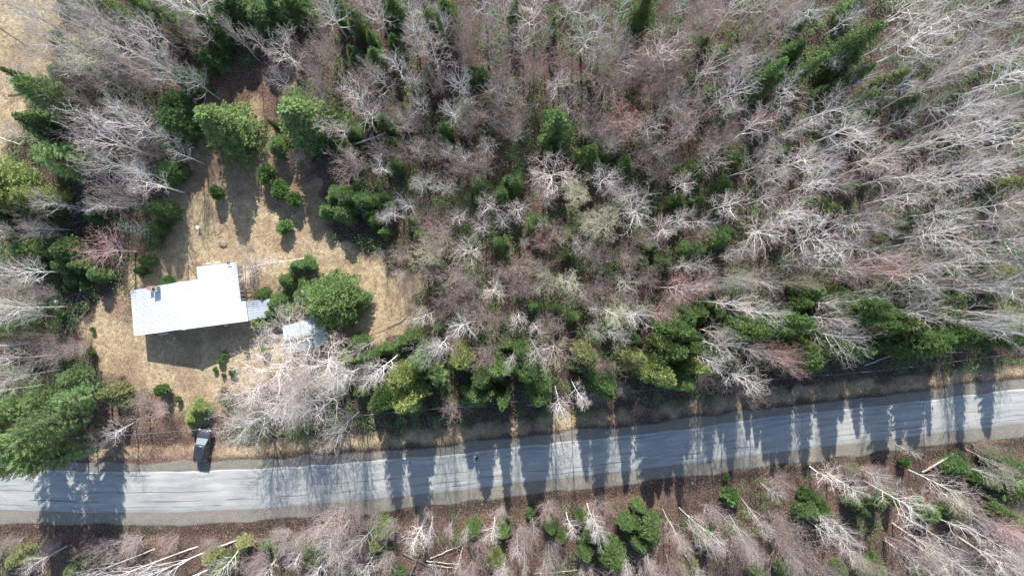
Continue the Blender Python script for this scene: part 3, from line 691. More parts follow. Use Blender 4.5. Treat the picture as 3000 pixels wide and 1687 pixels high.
# ------------------------------------------------------------------ tree prototypes
def rv3(r): return Vector((r.gauss(0, 1), r.gauss(0, 1), r.gauss(0, 1)))
def grow_bare(seed, h, R, st):
    """bare broadleaf: returns segments by level; buds at the twig tips"""
    r = random.Random(seed); segs = [[], [], [], [], []]; tips = []
    wig = st.get('wig', (.04, .13, .22, .3, .35)); trop = st.get('trop', (.02, .09, .06, .04, .03)); nseg = (9, 6, 4, 3, 2)
    nch = st.get('nch', (12, 7, 5, 2)); maxl = 4
    def br(p, d, L, r0, lv):
        n_ = nseg[lv]; pts = [p.copy()]; ds = []; c = p.copy()
        for i in range(n_):
            d = (d + rv3(r) * wig[lv] * .6 + Vector((0, 0, trop[lv]))).normalized(); ds.append(d.copy()); c = c + d * (L / n_); pts.append(c.copy())
        re = r0 * (.25 if lv else .3)
        for i in range(n_):
            a = r0 + (re - r0) * i / n_; b_ = r0 + (re - r0) * (i + 1) / n_
            segs[lv].append((pts[i], pts[i + 1], a, b_))
        if lv == maxl: tips.append((pts[-1], ds[-1])); return
        if lv == 3: tips.append((pts[-1], ds[-1]))
        k = nch[lv]; t0 = st['clear'] if lv == 0 else .22; az = r.uniform(0, 6.28)
        for j in range(k):
            t = t0 + (1 - t0) * ((j + r.uniform(.1, .9)) / k) ** (st.get('pack', .85) if lv == 0 else 1)
            t = min(t, .985); f = t * n_; i = int(f); q_ = pts[i].lerp(pts[i + 1], f - i); dd = ds[i]
            az += 2.4 + r.uniform(-.5, .5)
            ax = dd.orthogonal().normalized(); ax.rotate(Matrix.Rotation(az, 3, dd))
            ang = (st['ang'] + r.uniform(-.15, .15)) * (1 - .35 * t) if lv == 0 else st.get('sang', .75) + r.uniform(-.2, .2)
            nd = (dd * math.cos(ang) + ax * math.sin(ang)).normalized()
            if lv == 0:
                u_ = (t - t0) / (1 - t0); prof = st.get('prof', lambda u: .55 + .9 * u - 1.05 * u * u)(u_)
                ln_ = R * 1.35 * prof / max(.35, math.sin(ang)) * .75 * r.uniform(.75, 1.2)
            else: ln_ = L * (.62 if lv < 3 else .7) * (1.05 - .55 * t) * r.uniform(.7, 1.2)
            br(q_, nd, ln_, max(.012, (r0 + (re - r0) * t) * (.58 if lv == 0 else .56)), lv + 1)
    stems = st.get('stems', 1)
    for s_ in range(stems):
        d = Vector((0, 0, 1)) + (Vector((math.cos(s_ * 6.28 / stems + r.random()), math.sin(s_ * 6.28 / stems + r.random()), 0)) * st.get('spread', .0) if stems > 1 else rv3(r) * st.get('lean', .03))
        br(Vector((0, 0, -.2)), d.normalized(), h * (.92 if stems == 1 else r.uniform(.75, .95)), h * st.get('thick', .0155), 0)
    return segs, tips

def bare_proto(seed, h, R, st, budcol=None, budn=0, buds=.05):
    segs, tips = grow_bare(seed, h, R, st); parts = []
    for lv, k in ((0, 7), (1, 5), (2, 4)):
        s_ = segs[lv]
        if s_: parts.append(seg_prisms([a[0] for a in s_], [a[1] for a in s_], [a[2] for a in s_], [a[3] for a in s_], k))
    v, f = merge(parts); tm = mesh_np('trunk', v, f, [M_bark])
    s_ = segs[3] + segs[4]; tw = st.get('tw', 1.0)
    v, f = seg_prisms([a[0] for a in s_], [a[1] for a in s_], [max(.006, a[2]) * tw for a in s_], [max(.0045, a[3]) * tw for a in s_], 3)
    mi = np.zeros(len(f), int); mats = [M_twig]
    if budn:
        g = np.random.default_rng(seed); P = np.array([t[0] for t in tips]); P = np.repeat(P, budn, 0) + g.normal(0, .09, (len(P) * budn, 3))
        dd = g.normal(0, 1, P.shape); dd /= np.linalg.norm(dd, axis=1, keepdims=True)
        v2, f2 = leaves(P, dd, np.full(len(P), buds * 1.6), np.full(len(P), buds * .6), g); f2 = f2 + len(v)
        v = np.concatenate([v, v2]); f = np.concatenate([f, f2]); mi = np.concatenate([mi, np.ones(len(f2), int)]); mats.append(M_bud)
    cm = mesh_np('crown', v, f, mats, mi=mi)
    return tm, cm

def leaves(P, D, L, Wd, g):
    """diamond sprays at P along D: verts, quads"""
    n_ = len(P); rnd = g.normal(0, 1, (n_, 3)); sd = np.cross(D, rnd); sd /= np.linalg.norm(sd, axis=1, keepdims=True) + 1e-9
    up = np.cross(D, sd)
    V = np.zeros((n_, 4, 3)); V[:, 0] = P; V[:, 1] = P + D * (L * .45)[:, None] + sd * Wd[:, None]; V[:, 2] = P + D * L[:, None] + up * (L * .12)[:, None]; V[:, 3] = P + D * (L * .45)[:, None] - sd * Wd[:, None]
    return V.reshape(-1, 3), np.arange(n_ * 4).reshape(n_, 4)

def conifer_proto(seed, h, R, kind):
    g = np.random.default_rng(seed); r = random.Random(seed)
    P, D, L, Wd = [], [], [], []; bs = []
    up = {'spruce': -.12, 'fir': .12, 'pine': .3, 'bush': .5}[kind]
    z = h * {'spruce': .08, 'fir': .05, 'pine': .33, 'bush': .04}[kind]
    dz = {'spruce': .30, 'fir': .28, 'pine': .5, 'bush': .22}[kind] * (h / 9) ** .5
    bulge = [r.uniform(.45 if kind == 'bush' else .55, 1.35) for _ in range(9)]
    while z < h * .985:
        u_ = z / h
        if kind == 'spruce': rad = R * (1 - u_) ** .85
        elif kind == 'fir': rad = R * (1 - u_ ** (1.25 if seed % 2 else 2.2)) ** (.85 if seed % 2 else .7) * min(1, .6 + u_ * 2)
        elif kind == 'pine': rad = R * max(.2, (1 - ((u_ - .5) / .52) ** 2)) ** .6 if u_ < .98 else R * .2
        else: rad = R * (1 - u_ ** 2.2) ** .7 * min(1, .65 + u_)
        nb = max(4, int({'spruce': 6, 'fir': 7, 'pine': 6, 'bush': 7}[kind] + rad * 1.3)); a0 = r.uniform(0, 6.28)
        for j in range(nb):
            a = a0 + 6.283 * j / nb + r.uniform(-.2, .2); bl = rad * bulge[int(a * 1.43) % 9] * r.uniform(.78, 1.12) + .12
            el = up + (.75 * max(0, u_ - .45)) + r.uniform(-.12, .12); d = Vector((math.cos(a) * math.cos(el), math.sin(a) * math.cos(el), math.sin(el)))
            p = Vector((0, 0, z + r.uniform(-.1, .1))); ns = max(3, int(bl / .17))
            bs.append((p, p + d * bl * .92, .012 + .012 * bl, .006))
            sidev = Vector((-math.sin(a), math.cos(a), 0))
            for i in range(ns):
                t = (i + .6) / ns
                if kind == 'pine' and t < .45: continue
                if kind != 'pine' and t < .15: continue
                droop = -.10 * bl * t * t if kind == 'spruce' else .05 * bl * t * t
                q_ = p + d * bl * t + Vector((0, 0, droop))
                w_ = (.20 + .42 * bl * (1 - t) * (.5 if kind == 'spruce' else .55)) * r.uniform(.8, 1.2)
                for sgn in (-1, 1):
                    sdv = (sidev * sgn + d * .75 + Vector((0, 0, r.uniform(-.15, .2)))).normalized()
                    m_ = max(1, int(w_ / .14))
                    for k in range(m_):
                        P.append(q_ + sdv * w_ * k / m_); D.append((sdv + rv3(r) * .25).normalized()); L.append(r.uniform(.2, .3)); Wd.append(r.uniform(.045, .07))
                        if r.random() < .75:
                            P.append(q_ + sdv * w_ * (k + .5) / m_); D.append((sdv + Vector((0, 0, .8)) + rv3(r) * .55).normalized()); L.append(r.uniform(.12, .22)); Wd.append(r.uniform(.035, .06))
                if kind == 'pine':
                    for k in range(7): P.append(q_ + rv3(r) * .09); D.append((d * .4 + Vector((0, 0, .5)) + rv3(r) * .7).normalized()); L.append(r.uniform(.14, .26)); Wd.append(.03)
            for k in range(3): P.append(p + d * bl * .95); D.append((d + rv3(r) * .35).normalized()); L.append(r.uniform(.2, .32)); Wd.append(.055)
        z += dz * (1 - .45 * u_) * r.uniform(.8, 1.2)
    for k in range(10): P.append(Vector((0, 0, h * (1 - .012 * k)))); D.append((Vector((0, 0, 1.2)) + rv3(r) * .5).normalized()); L.append(.3); Wd.append(.05)
    v, f = leaves(np.array(P), np.array(D), np.array(L), np.array(Wd), g)
    cm = mesh_np('crown', v, f, [M_needle])
    p1 = seg_prisms([b_[0] for b_ in bs], [b_[1] for b_ in bs], [b_[2] for b_ in bs], [b_[3] for b_ in bs], 3)
    n_ = 8; ps = [Vector((0, 0, -.2 + (h) * i / n_)) for i in range(n_ + 1)]; rr0 = .012 * h + .02
    p2 = seg_prisms(ps[:-1], ps[1:], [rr0 * (1 - .95 * i / n_) for i in range(n_)], [rr0 * (1 - .95 * (i + 1) / n_) for i in range(n_)], 7)
    v, f = merge([p1, p2]); tm = mesh_np('trunk', v, f, [M_cbark])
    return tm, cm

ST = {
 'star': dict(clear=.42, ang=1.05, nch=(14, 8, 4, 2), wig=(.05,.2,.3,.35,.35), tw=.7, trop=(.02, .07, .04, .03, .02), pack=.7, prof=lambda u: 1.0 - .25 * u),
 'broom': dict(clear=.4, ang=.95, nch=(13, 8, 4, 2), wig=(.05,.2,.28,.35,.35), tw=.7, trop=(.02, .11, .08, .05, .04), pack=.85, prof=lambda u: .9 + .35 * u - .7 * u * u, sang=.7),
 'fine': dict(clear=.15, ang=.55, nch=(8, 6, 4, 2), trop=(.03, .09, .07, .05, .04), stems=4, spread=.3, thick=.0085, pack=1, prof=lambda u: .5 + .3 * u, sang=.6, tw=.8),
 'oak': dict(clear=.28, ang=1.15, nch=(14, 9, 6, 3), tw=.7, wig=(.1, .38, .42, .45, .45), trop=(.02, .08, .03, .02, .02), pack=.8, thick=.019, prof=lambda u: 1.05 - .3 * u, sang=.85),
 'wide': dict(clear=.36, ang=.95, nch=(13, 8, 4, 2), wig=(.06,.22,.3,.35,.35), tw=.7, trop=(.02, .08, .06, .04, .03), pack=.9, prof=lambda u: .9 + .3 * u - .6 * u * u),
 'dead': dict(clear=.1, ang=1.35, nch=(26, 5, 3, 2), trop=(.0, .0, .0, 0, 0), pack=1, prof=lambda u: 1.0 - .8 * u, sang=.7),
 'sparse': dict(clear=.3, ang=.7, thick=.0115, nch=(11, 7, 5, 2), trop=(.02, .08, .06, .04, .03), pack=.9, lean=.1, prof=lambda u: .8 + .2 * u - .4 * u * u),
}
PR = {}
def reg(key, lst): PR[key] = lst
reg('b', [(10., 3., bare_proto(s_, 10, 3, ST[k])) for s_, k in ((1, 'star'), (2, 'star'), (3, 'wide'), (4, 'star'), (5, 'sparse'), (6, 'wide'))])
reg('o', [(10., 4.5, bare_proto(s_, 10, 4.5, ST['oak'])) for s_ in (11, 12, 13)])
reg('g', [(10., 2.6, bare_proto(s_, 10, 2.6, ST[k])) for s_, k in ((21, 'broom'), (22, 'broom'), (23, 'wide'), (24, 'broom'), (25, 'broom'))])
reg('p', [(6., 2.4, bare_proto(s_, 6, 2.4, ST['fine'])) for s_ in (31, 32, 33)])
reg('r', [(8., 2.8, bare_proto(s_, 8, 2.8, ST['wide'], budn=1, buds=.045)) for s_ in (41, 42)])
reg('y', [(10., 2.8, bare_proto(s_, 10, 2.8, ST['star'], budn=3, buds=.055)) for s_ in (51, 52)])
reg('d', [(9., 1.8, bare_proto(s_, 9, 1.8, ST['dead'])) for s_ in (61, 62)])
reg('q', [(9., 2.2, bare_proto(s_, 9, 2.2, ST['sparse'])) for s_ in (71, 72)])
reg('S', [(10., 2.2, conifer_proto(s_, 10, 2.2, 'spruce')) for s_ in (81, 82, 83)])
reg('F', [(7., 2.2, conifer_proto(s_, 7, 2.2, 'fir')) for s_ in (91, 92, 93, 94)])
reg('P', [(10., 3.2, conifer_proto(s_, 10, 3.2, 'pine')) for s_ in (101, 102)])
reg('B', [(2.4, 1.3, conifer_proto(s_, 2.4, 1.3, 'bush')) for s_ in (111, 112)])
# ------------------------------------------------------------------ where each tree stands: kind, crown centre as seen (in tiles of the photo), crown radius, height
TILES = {
'A': (0, 0), 'B': (750, 0), 'C': (1500, 0), 'D': (2250, 0), 'E': (0, 562), 'F': (750, 562), 'G': (1500, 562), 'H': (2250, 562), 'I': (0, 1124), 'J': (750, 1124), 'K': (1500, 1124), 'L': (2250, 1124)}
T = {}
T['A'] = '''S10,545,90,16 S120,650,150,17 S100,880,120,12 S235,1160,90,11 P560,1260,170,12 F640,1140,110,8 Y60,1400,150,10 F580,50,75,8 F700,90,110,9 F835,70,90,9
F1030,30,90,9 S400,230,75,10 F1230,130,80,9 F1340,190,90,10 F1490,200,100,10 F1600,150,120,11 F1700,90,110,11 F1820,60,140,11 F1550,330,120,9 F1660,280,110,9 F1600,430,100,8 F1350,790,110,7 F1330,900,120,7
F1440,610,80,8 F890,880,50,5 F560,600,110,8 F1305,1300,95,4 S1520,860,245,12 F1300,1080,70,4 F1400,980,90,6 F430,1050,80,7 F330,960,120,9 P420,780,140,13
g560,180,140,14 g690,90,120,14 g430,460,140,14 g600,390,170,14 y790,450,170,14 g950,350,170,14 p900,250,130,9 g1120,210,120,13 g1160,380,130,13 b1290,560,150,14 p1050,620,140,8 b1470,80,140,14 b1290,30,110,13
g930,450,130,13 r700,650,90,8 g260,600,130,11 g1100,850,140,12 b1130,980,160,13 b960,1100,180,14 b900,1240,150,13 b1170,1390,140,12 g1060,1280,120,10 p800,900,140,8 g1290,1040,90,8 g820,350,130,13 g1500,650,100,10
p1540,350,100,8 q1775,300,60,13 g380,620,120,12 g200,80,120,11 g1010,800,130,12 p1200,640,110,8 g760,200,120,13 p620,820,130,8 g1050,500,110,13 p1400,620,90,7 g480,320,110,14 g150,1030,80,9 d430,1060,50,9 g1400,1180,80,8 g700,560,120,13
g1560,270,90,10 p1180,1150,100,7 p760,1040,110,7 g310,150,110,10'''
T['B'] = '''F170,60,140,10 F60,130,130,10 F300,40,120,10 F640,40,60,7 F750,180,85,8 F1045,90,65,8 S1365,80,45,13 F1330,190,80,9 F1440,140,85,9 F740,420,62,6 F900,420,78,6 F890,300,60,6 F1055,330,55,6 F345,640,50,5
S80,900,34,4.5 S235,800,255,12 F180,1120,70,4 B95,1310,72,2.8 B190,1410,62,2.2 F900,900,60,5 F980,930,75,6 F700,960,65,5 F760,1010,60,5 F1210,680,75,6 F1130,820,60,5 F1580,820,60,6 F1700,620,75,6 F1640,560,55,6
F1430,980,60,5 F1400,1060,60,5 F1040,1090,80,6 F1060,1250,60,5 F700,1110,70,5 F1900,1370,80,5 F1700,1400,70,5 B600,1430,30,1.5 B760,1430,40,2 F1300,580,60,6 F800,250,60,7 F1000,20,60,7 F650,130,50,6 F860,940,60,5 F1750,780,60,5 F1490,1150,50,4
b260,430,160,11 b590,140,150,11 b30,330,60,9 g930,140,120,11 g1170,260,120,12 g230,650,100,9 b730,710,120,10 b850,860,150,10 b980,640,100,11 b1270,800,85,9 b1500,870,95,9 b1520,650,120,10 q1330,430,130,12 b1120,990,105,9
b1200,640,95,10 p1570,240,80,7 p1580,370,90,7 q1740,290,130,12 g1740,60,160,13 b1900,110,100,12 p1860,740,130,7 p850,650,80,6 p480,780,120,6 q640,930,90,10 p560,430,110,7 g1430,250,90,11 r330,1190,85,5 p1050,890,80,7
b1280,1390,100,8 q1450,1370,90,7 b1450,1180,70,8 b1580,1200,75,8 q1230,1200,75,9 b960,1270,90,8 p1800,940,80,7 g1740,1110,90,8 p760,1270,100,6 p1130,1190,80,6 p1250,930,80,7 q1600,960,55,9 y1240,1400,60,6 g1640,760,80,9 b740,1180,55,7
p1350,1150,90,6 p1380,680,80,7 p1680,900,90,6 g1250,380,100,11 p1650,1280,90,6 g1090,520,100,10 g460,600,80,8 p1850,480,110,7 p1750,1250,80,6 p1880,1000,80,6 p1620,1000,80,6 g1300,120,110,11 p1600,480,90,7 p1000,1150,70,6 g1150,60,100,11 g870,560,70,8 g800,40,90,9 p1500,1300,80,6 p450,500,90,6'''
T['C'] = '''F960,120,120,12 F310,960,135,12 F560,1170,105,9 F280,1130,55,6 F370,1370,50,5 F20,1390,95,7 F310,200,60,6 F20,100,60,8 S1160,1000,42,9 F1560,960,65,5 F1240,230,50,6 F1450,350,55,5 F1340,620,60,5 F1480,740,65,6 F1600,390,50,5 F1660,450,45,5
F1700,1200,75,5 F1380,1300,90,5 F1580,1400,60,5 F620,570,60,5 F1850,540,70,6 F1230,1280,50,4 F1890,680,90,8 F1000,1080,60,5 F720,1170,60,5 F850,1250,60,5
b1060,400,185,13 b1440,530,140,13 b1580,740,180,14 b1610,860,75,10 g560,270,185,11 g600,430,130,10 r370,470,110,9 g780,500,160,10 p700,650,160,8 r820,900,150,9 p830,640,120,7 p1130,660,150,8 p1300,900,160,8 p560,960,140,8 b1650,110,120,14
r1570,220,80,9 g1830,60,120,14 b780,300,80,11 p1350,200,120,9 g1700,460,120,12 p1780,300,110,9 g90,330,120,11 p140,560,110,8 q250,260,60,10 g500,60,140,12 g180,130,140,11 o290,1290,190,11 b680,1360,115,9 b830,1440,90,8 p950,1210,110,8 q1170,1190,100,11
b1530,1240,120,11 q1750,1270,140,13 b1270,1400,100,9 g1770,1000,140,11 r1850,930,80,9 b740,1130,75,9 g1290,1030,90,9 b30,1050,60,9 y460,1420,85,8 p1900,1150,90,8 p1450,80,110,9 g1000,990,120,9 r1010,740,110,8 p1200,450,120,9 g700,180,110,11 p1600,600,100,8
p1450,1130,100,8 g330,640,110,10 p980,560,110,8 g1250,760,110,9 p70,900,80,6 p800,1050,110,7 g1130,830,110,9 r450,600,90,7 g830,60,100,11 p1130,100,100,9 r930,480,90,8 g400,100,110,11 g1250,60,100,11 p1850,760,110,8 p1100,1330,90,7 g450,800,110,9 g1900,420,90,10 p1560,1080,90,7 p650,1050,80,7 p1920,1280,80,8 y690,420,90,9'''
T['D'] = '''S850,195,140,15 S450,415,90,12 S140,440,95,13 S790,510,80,13 V870,625,60,12 S820,710,80,11 F750,850,75,6 F690,920,75,5 F1110,500,60,5 F1400,730,75,4 F1850,720,85,7 F1870,830,60,5 F1800,1000,80,5 F970,1110,70,5 F1490,1050,55,5 F650,1400,55,4 Y1830,1400,95,8
F1680,1250,55,5 F620,50,80,8 F1700,20,60,8 F400,700,50,5 F200,370,65,6 F130,1150,50,5 F560,430,110,8 F30,600,90,8 F1050,750,60,5 F250,180,60,7 S700,560,60,10
g60,40,110,15 r40,140,70,11 g330,80,150,15 g600,130,90,14 g150,230,110,14 g1000,100,140,16 b1060,330,170,17 g1300,180,190,17 g1230,400,140,15 g1450,120,160,16 g1480,300,130,15 p1780,200,130,11 g1850,130,110,14 b1400,560,140,17 g1480,480,120,16
b1750,600,160,17 b640,620,95,14 g930,690,100,15 g1080,720,90,15 g400,830,140,15 g250,940,110,14 b550,980,150,16 b600,1070,130,16 b180,1230,120,15 b1400,880,150,18 b1250,1070,160,18 g1600,900,140,18 b1550,1060,150,18 b760,1180,120,17 b700,1270,110,16
b1100,1280,130,17 b350,1390,120,16 b1350,1340,130,18 b1550,1320,120,18 b1870,1250,120,18 b1900,1040,110,18 g1850,540,110,16 p950,930,110,12 p1150,900,110,12 g40,1350,90,12 g980,560,90,13 g700,780,90,13 p1250,780,110,11 g1650,430,120,16 g1250,640,100,15
g850,330,80,13 g520,700,70,12 g130,700,110,12 p60,850,100,10 g1620,760,110,16 g1000,1130,90,15 g330,1180,100,14 g1750,850,100,16 g420,1240,90,15 g1680,1180,100,17 g150,60,90,13 p500,480,70,10 g1600,60,110,15 p1350,980,90,12 g860,1350,90,15 g1900,330,100,15 g90,1020,90,13 g1150,130,110,15 p1880,900,90,12 g1480,1200,100,16 g540,1400,90,14'''
T['E'] = '''Y300,70,110,10 Y80,50,100,11 F250,430,120,6 F380,420,100,6 F500,440,100,6 F120,370,50,4 F500,570,65,5 F600,560,60,5 F540,660,45,3 B660,710,36,1.8 B520,720,30,1.6 B470,930,38,1.6 F1240,150,115,7 F1200,270,70,5 F700,190,50,4 F1120,520,45,4 B1280,675,45,1.5 F130,920,60,5 F180,1030,75,5
B190,1200,45,2.5 F230,170,70,6 B700,1040,18,.9 B695,1215,24,1.2 P640,1380,110,7 B1640,15,55,2.6 F50,1060,75,5 B1670,1280,25,1 B1870,1210,18,.8 B1700,1225,22,.9 B1625,1340,18,.8 B1755,1360,28,1.1 B1690,1385,15,.7 F60,180,80,6 F740,620,60,4 F1060,600,45,3 F280,560,60,5
p1000,60,130,8 r880,440,170,7 d960,260,90,9 g60,330,90,10 b30,590,110,11 g230,600,140,11 b190,880,130,12 g60,850,110,12 b240,960,90,10 p450,1200,120,6 g100,1280,130,12 b200,1390,100,11 p350,760,100,6 g320,260,80,9 g420,80,90,9 p350,1100,80,6 p60,720,80,6 p1880,440,70,4 g800,90,80,8 p620,1170,80,4 p400,300,90,6 p1880,560,50,3 p1900,700,50,3 d470,110,60,9'''
T['F'] = '''B185,10,55,2.6 B295,50,55,2.6 F540,140,65,4 F600,30,70,4.5 F700,70,100,5.5 F680,170,95,5 F800,70,85,5.5 F840,170,50,3.5 F900,220,50,3.5 F970,310,55,3.5 F960,50,60,5 F1010,110,60,5 B230,270,58,2.2 F400,550,60,3.4 F300,560,70,3.6 F220,670,75,3.6 F370,690,50,3 F60,770,60,3 F180,830,80,3.6 F230,900,70,3.4
F120,920,65,3.2 B40,980,60,2.6 F560,840,178,8.5 F390,790,100,5 F780,810,75,4.5 F680,930,90,5 B60,1200,36,1.4 F1180,1100,80,4.5 F1100,1140,60,4 F770,1130,75,5 F810,1240,80,5 F1230,1260,95,6.5 Y700,1250,80,5 Y1560,1260,105,7 F1840,1330,105,7 F1880,1150,60,5 Y1120,1400,90,5.5 P1360,1350,110,7 F540,1400,60,4
F1410,730,65,4 F1230,330,60,4 F1400,560,50,4 F1850,400,60,4 F1700,1400,75,6 F1870,20,60,5 F1690,60,60,5 F1380,1020,65,4 F690,1190,70,4 B610,600,14,.7 F1320,470,60,4 F1180,230,60,5 F980,1180,50,4 F1330,1200,70,5 F910,1230,50,4
x360,505,100,7 o350,1130,230,12 o480,1290,225,12 o130,1320,240,12 g1070,170,80,8 g980,220,70,7 g1170,110,80,8 p1330,260,110,7 b1660,400,125,9 b1730,250,95,9 b1770,110,105,9 y1290,470,120,8 p1300,600,80,6 q1100,590,50,7 q940,470,45,6 b1800,740,105,8 q1400,640,50,7 b1280,920,100,8 b1580,1020,115,9 b1400,1130,80,7 p1680,900,120,7
b970,1290,110,8 b890,1390,75,6 g700,1370,100,7 b820,1150,50,6 p1760,1200,110,7 p1180,720,90,4 p630,1090,65,3.5 p1850,960,70,6 p1500,800,100,6 p1420,350,100,6 p1550,620,90,6 p1350,420,80,6 g1500,180,90,8 p1640,700,90,6 p1130,480,80,4 p1420,900,80,6 p1880,600,70,6 g1850,220,80,8 p1500,1150,70,6'''
T['G'] = '''F1540,370,110,7.5 F1620,310,60,6 F1350,440,85,6 F180,240,75,5 F690,590,55,4 F1130,540,75,5 F950,520,55,4 F1060,420,50,4 F410,480,50,4 F960,900,65,8 F900,1100,65,5 F1280,960,85,8 F1240,1020,100,9 F1320,1080,75,8 F1200,1170,110,8 F1400,930,85,8 Y1340,1330,95,9 V900,1250,115,9 Y1080,1370,105,9.5
F70,1190,95,7 F100,1330,85,7 V550,1220,80,6 F510,1310,60,5 F700,1440,95,6 F200,1440,90,6 F1790,1040,110,7 F1490,860,60,5 F1580,1220,70,5 F1690,760,75,5 F1880,1010,85,8 F1240,1430,110,9 F340,880,60,5 F160,860,50,4 F1380,1170,80,7 F460,940,60,5 F1560,930,50,5 F1400,60,60,5 F780,120,50,4 F1240,70,60,5 F720,1000,60,4 F1660,1110,70,5
b60,120,100,9 b790,40,80,8 y470,50,105,9 y690,290,140,10 y560,220,105,9 b230,240,60,6 r220,400,90,7 b490,450,95,8 b95,400,50,7 g950,150,160,10 b1130,300,115,10 b1230,230,110,10 b1590,110,140,11 b1880,290,140,12 y250,690,105,9 y430,670,100,9 b860,670,105,9 r1240,720,140,9 b1370,770,70,8 y1640,640,90,9 b1620,840,105,9
b1610,490,80,10 r1080,910,80,8 y770,890,105,8 b600,900,60,7 b50,930,80,7 b170,1020,70,7 y610,1060,85,8 b750,1050,80,8 w340,1170,165,10 b1450,1240,80,8 d1690,1030,45,10 g1520,1060,90,9 b1650,1360,125,10 r1840,1210,105,9 b1840,910,105,10 g1880,60,100,12 w250,100,110,9 p70,720,90,7 p640,740,90,6 b720,-10,80,9 b1650,700,80,9 b30,1240,50,7 p700,1320,90,6
p290,980,80,6 g1870,650,90,11 p850,800,90,6 p340,330,90,7 p980,350,90,7 p620,520,90,6 p170,560,80,6 g1420,560,90,9 g700,130,80,8 p1000,620,90,6 p1150,830,80,6 p50,560,70,6 g1750,420,100,11 p1450,680,80,7 g1300,560,90,9 p1750,650,80,7 g1750,1180,90,9 p560,780,80,6 g1380,200,90,10 p860,480,80,6 r110,510,60,6 p1450,1400,90,6 r1380,330,80,9'''
T['H'] = '''F330,740,120,7 F540,760,55,6 F250,850,85,7 F130,970,95,8 S390,1060,85,11 F50,1040,80,8 S900,870,110,13 S1140,950,75,13 F830,1010,90,9 Y980,1030,80,10 S770,1205,130,13 Y150,1140,75,9 F230,1250,95,8 F150,1310,60,6 S1620,1090,90,12 F1300,1090,105,9 F1070,1120,105,9 S1470,810,70,12 F1240,770,80,7 V1800,640,100,10 F1890,1040,90,9
F1760,1130,65,5 F990,260,60,4 F500,140,50,4 F270,110,60,5 F1460,600,50,5 F640,620,50,4 F100,180,65,5 F800,450,50,4 F620,870,90,9 F450,1180,90,8 F1320,920,60,7 F700,960,80,8 F1150,1090,80,8 F850,760,60,5 F1650,520,60,6 F1100,180,50,4
b150,150,130,14 b400,350,180,15 b80,310,110,13 b980,40,160,17 b1300,140,170,17 b1690,100,140,18 b1220,320,160,17 b1500,400,150,17 b1350,540,150,16 g1100,400,110,15 g450,490,130,12 r700,560,120,10 g1150,600,100,13 g1850,350,130,17 q560,660,80,10 q730,620,60,8 q1000,870,110,11 g450,950,100,9 q400,1000,70,9 r170,680,70,8 p700,740,90,7
g1580,880,80,9 p1800,850,120,8 g1500,970,80,9 b1840,940,70,10 g1700,1030,100,9 r40,1290,90,9 p1600,700,90,8 g1000,620,120,12 g620,260,120,15 g800,140,110,16 g880,260,90,15 g1650,250,110,17 p300,620,90,8 g250,520,100,11 p900,500,100,10 g1850,180,100,17 g700,400,110,14 p1250,700,80,8 p450,850,80,7 p1100,760,80,7 p1680,780,90,8 g1880,500,90,14 p1450,1000,70,6 g540,560,100,12 p1880,730,80,8
p150,560,80,8 g1500,650,90,12 p620,1030,60,6 p1850,1130,70,5'''
T['I'] = '''P60,400,180,16 P330,400,215,17 P560,260,165,16 P640,100,120,11 V850,70,110,6 P200,180,130,11 P220,560,120,14 P450,540,130,15 P690,490,70,8 P420,90,120,9 P960,130,60,3 B1225,40,48,2.6 Y1500,180,80,3 Y1450,270,60,2.6 V130,1320,90,4 F560,1390,70,4 F1690,1385,80,5 V1600,1310,60,4 V1830,1210,60,3 B1350,110,25,1.2 F700,1310,50,4 V40,1290,60,4
w790,370,90,6 g900,330,90,6 w1060,250,100,4 g740,450,70,6 o1935,250,185,10 o1860,60,160,11 p1230,180,80,2.5 p1100,110,80,2.5 p560,130,80,4
p1000,1200,110,4 p780,1230,90,4 b1700,1340,110,9 g300,1340,80,8 l1790,1180,120,15 l1480,1230,110,14 l1780,1310,120,14 l1150,1250,90,12 p100,1200,80,3 p1300,1180,80,3 p1600,1210,70,3 p400,1230,80,3 g60,60,60,10 g120,180,60,9'''
T['J'] = '''Y1140,110,105,6.5 F960,110,85,6 F1200,180,60,5 F1690,60,110,8 F1540,130,50,4 F1850,110,65,6 F900,150,60,4 F450,60,60,4 B190,1230,55,2.4 B90,1210,40,2 F430,1240,65,4 F450,1320,60,4 F950,1100,75,4 Y1820,1290,65,5 F1070,1430,55,4 F1640,1090,60,4 V900,1220,60,4 F1860,1120,60,4 F800,60,60,4
o210,130,245,12 o560,150,240,12 o360,60,200,11 b630,330,90,10 p620,970,140,7 b620,1140,120,9 p780,930,90,5 g850,1170,95,10 b650,1340,150,10 b1230,1120,115,9 b1300,1090,50,7 q1460,1110,45,7 q1597,1130,50,8 b1790,1110,90,8 g300,1300,80,7 q1540,1330,50,7 p1150,1240,120,5 p1030,1060,80,4 b850,1370,105,9 p1380,1080,80,5 p1700,1180,80,5 p1480,1240,80,5
p1850,1350,80,6 p200,1130,90,4 p450,1100,80,4 p1000,1300,80,5 p1500,160,80,4 p60,1300,80,5 p1280,950,60,3 p1620,950,60,3 p1850,960,70,3 g100,1380,80,7 g450,1420,80,8 b1880,1400,70,8 p1330,1400,80,5 p900,990,60,4 p330,1180,80,4 p700,1230,90,5 p1620,1390,80,5'''
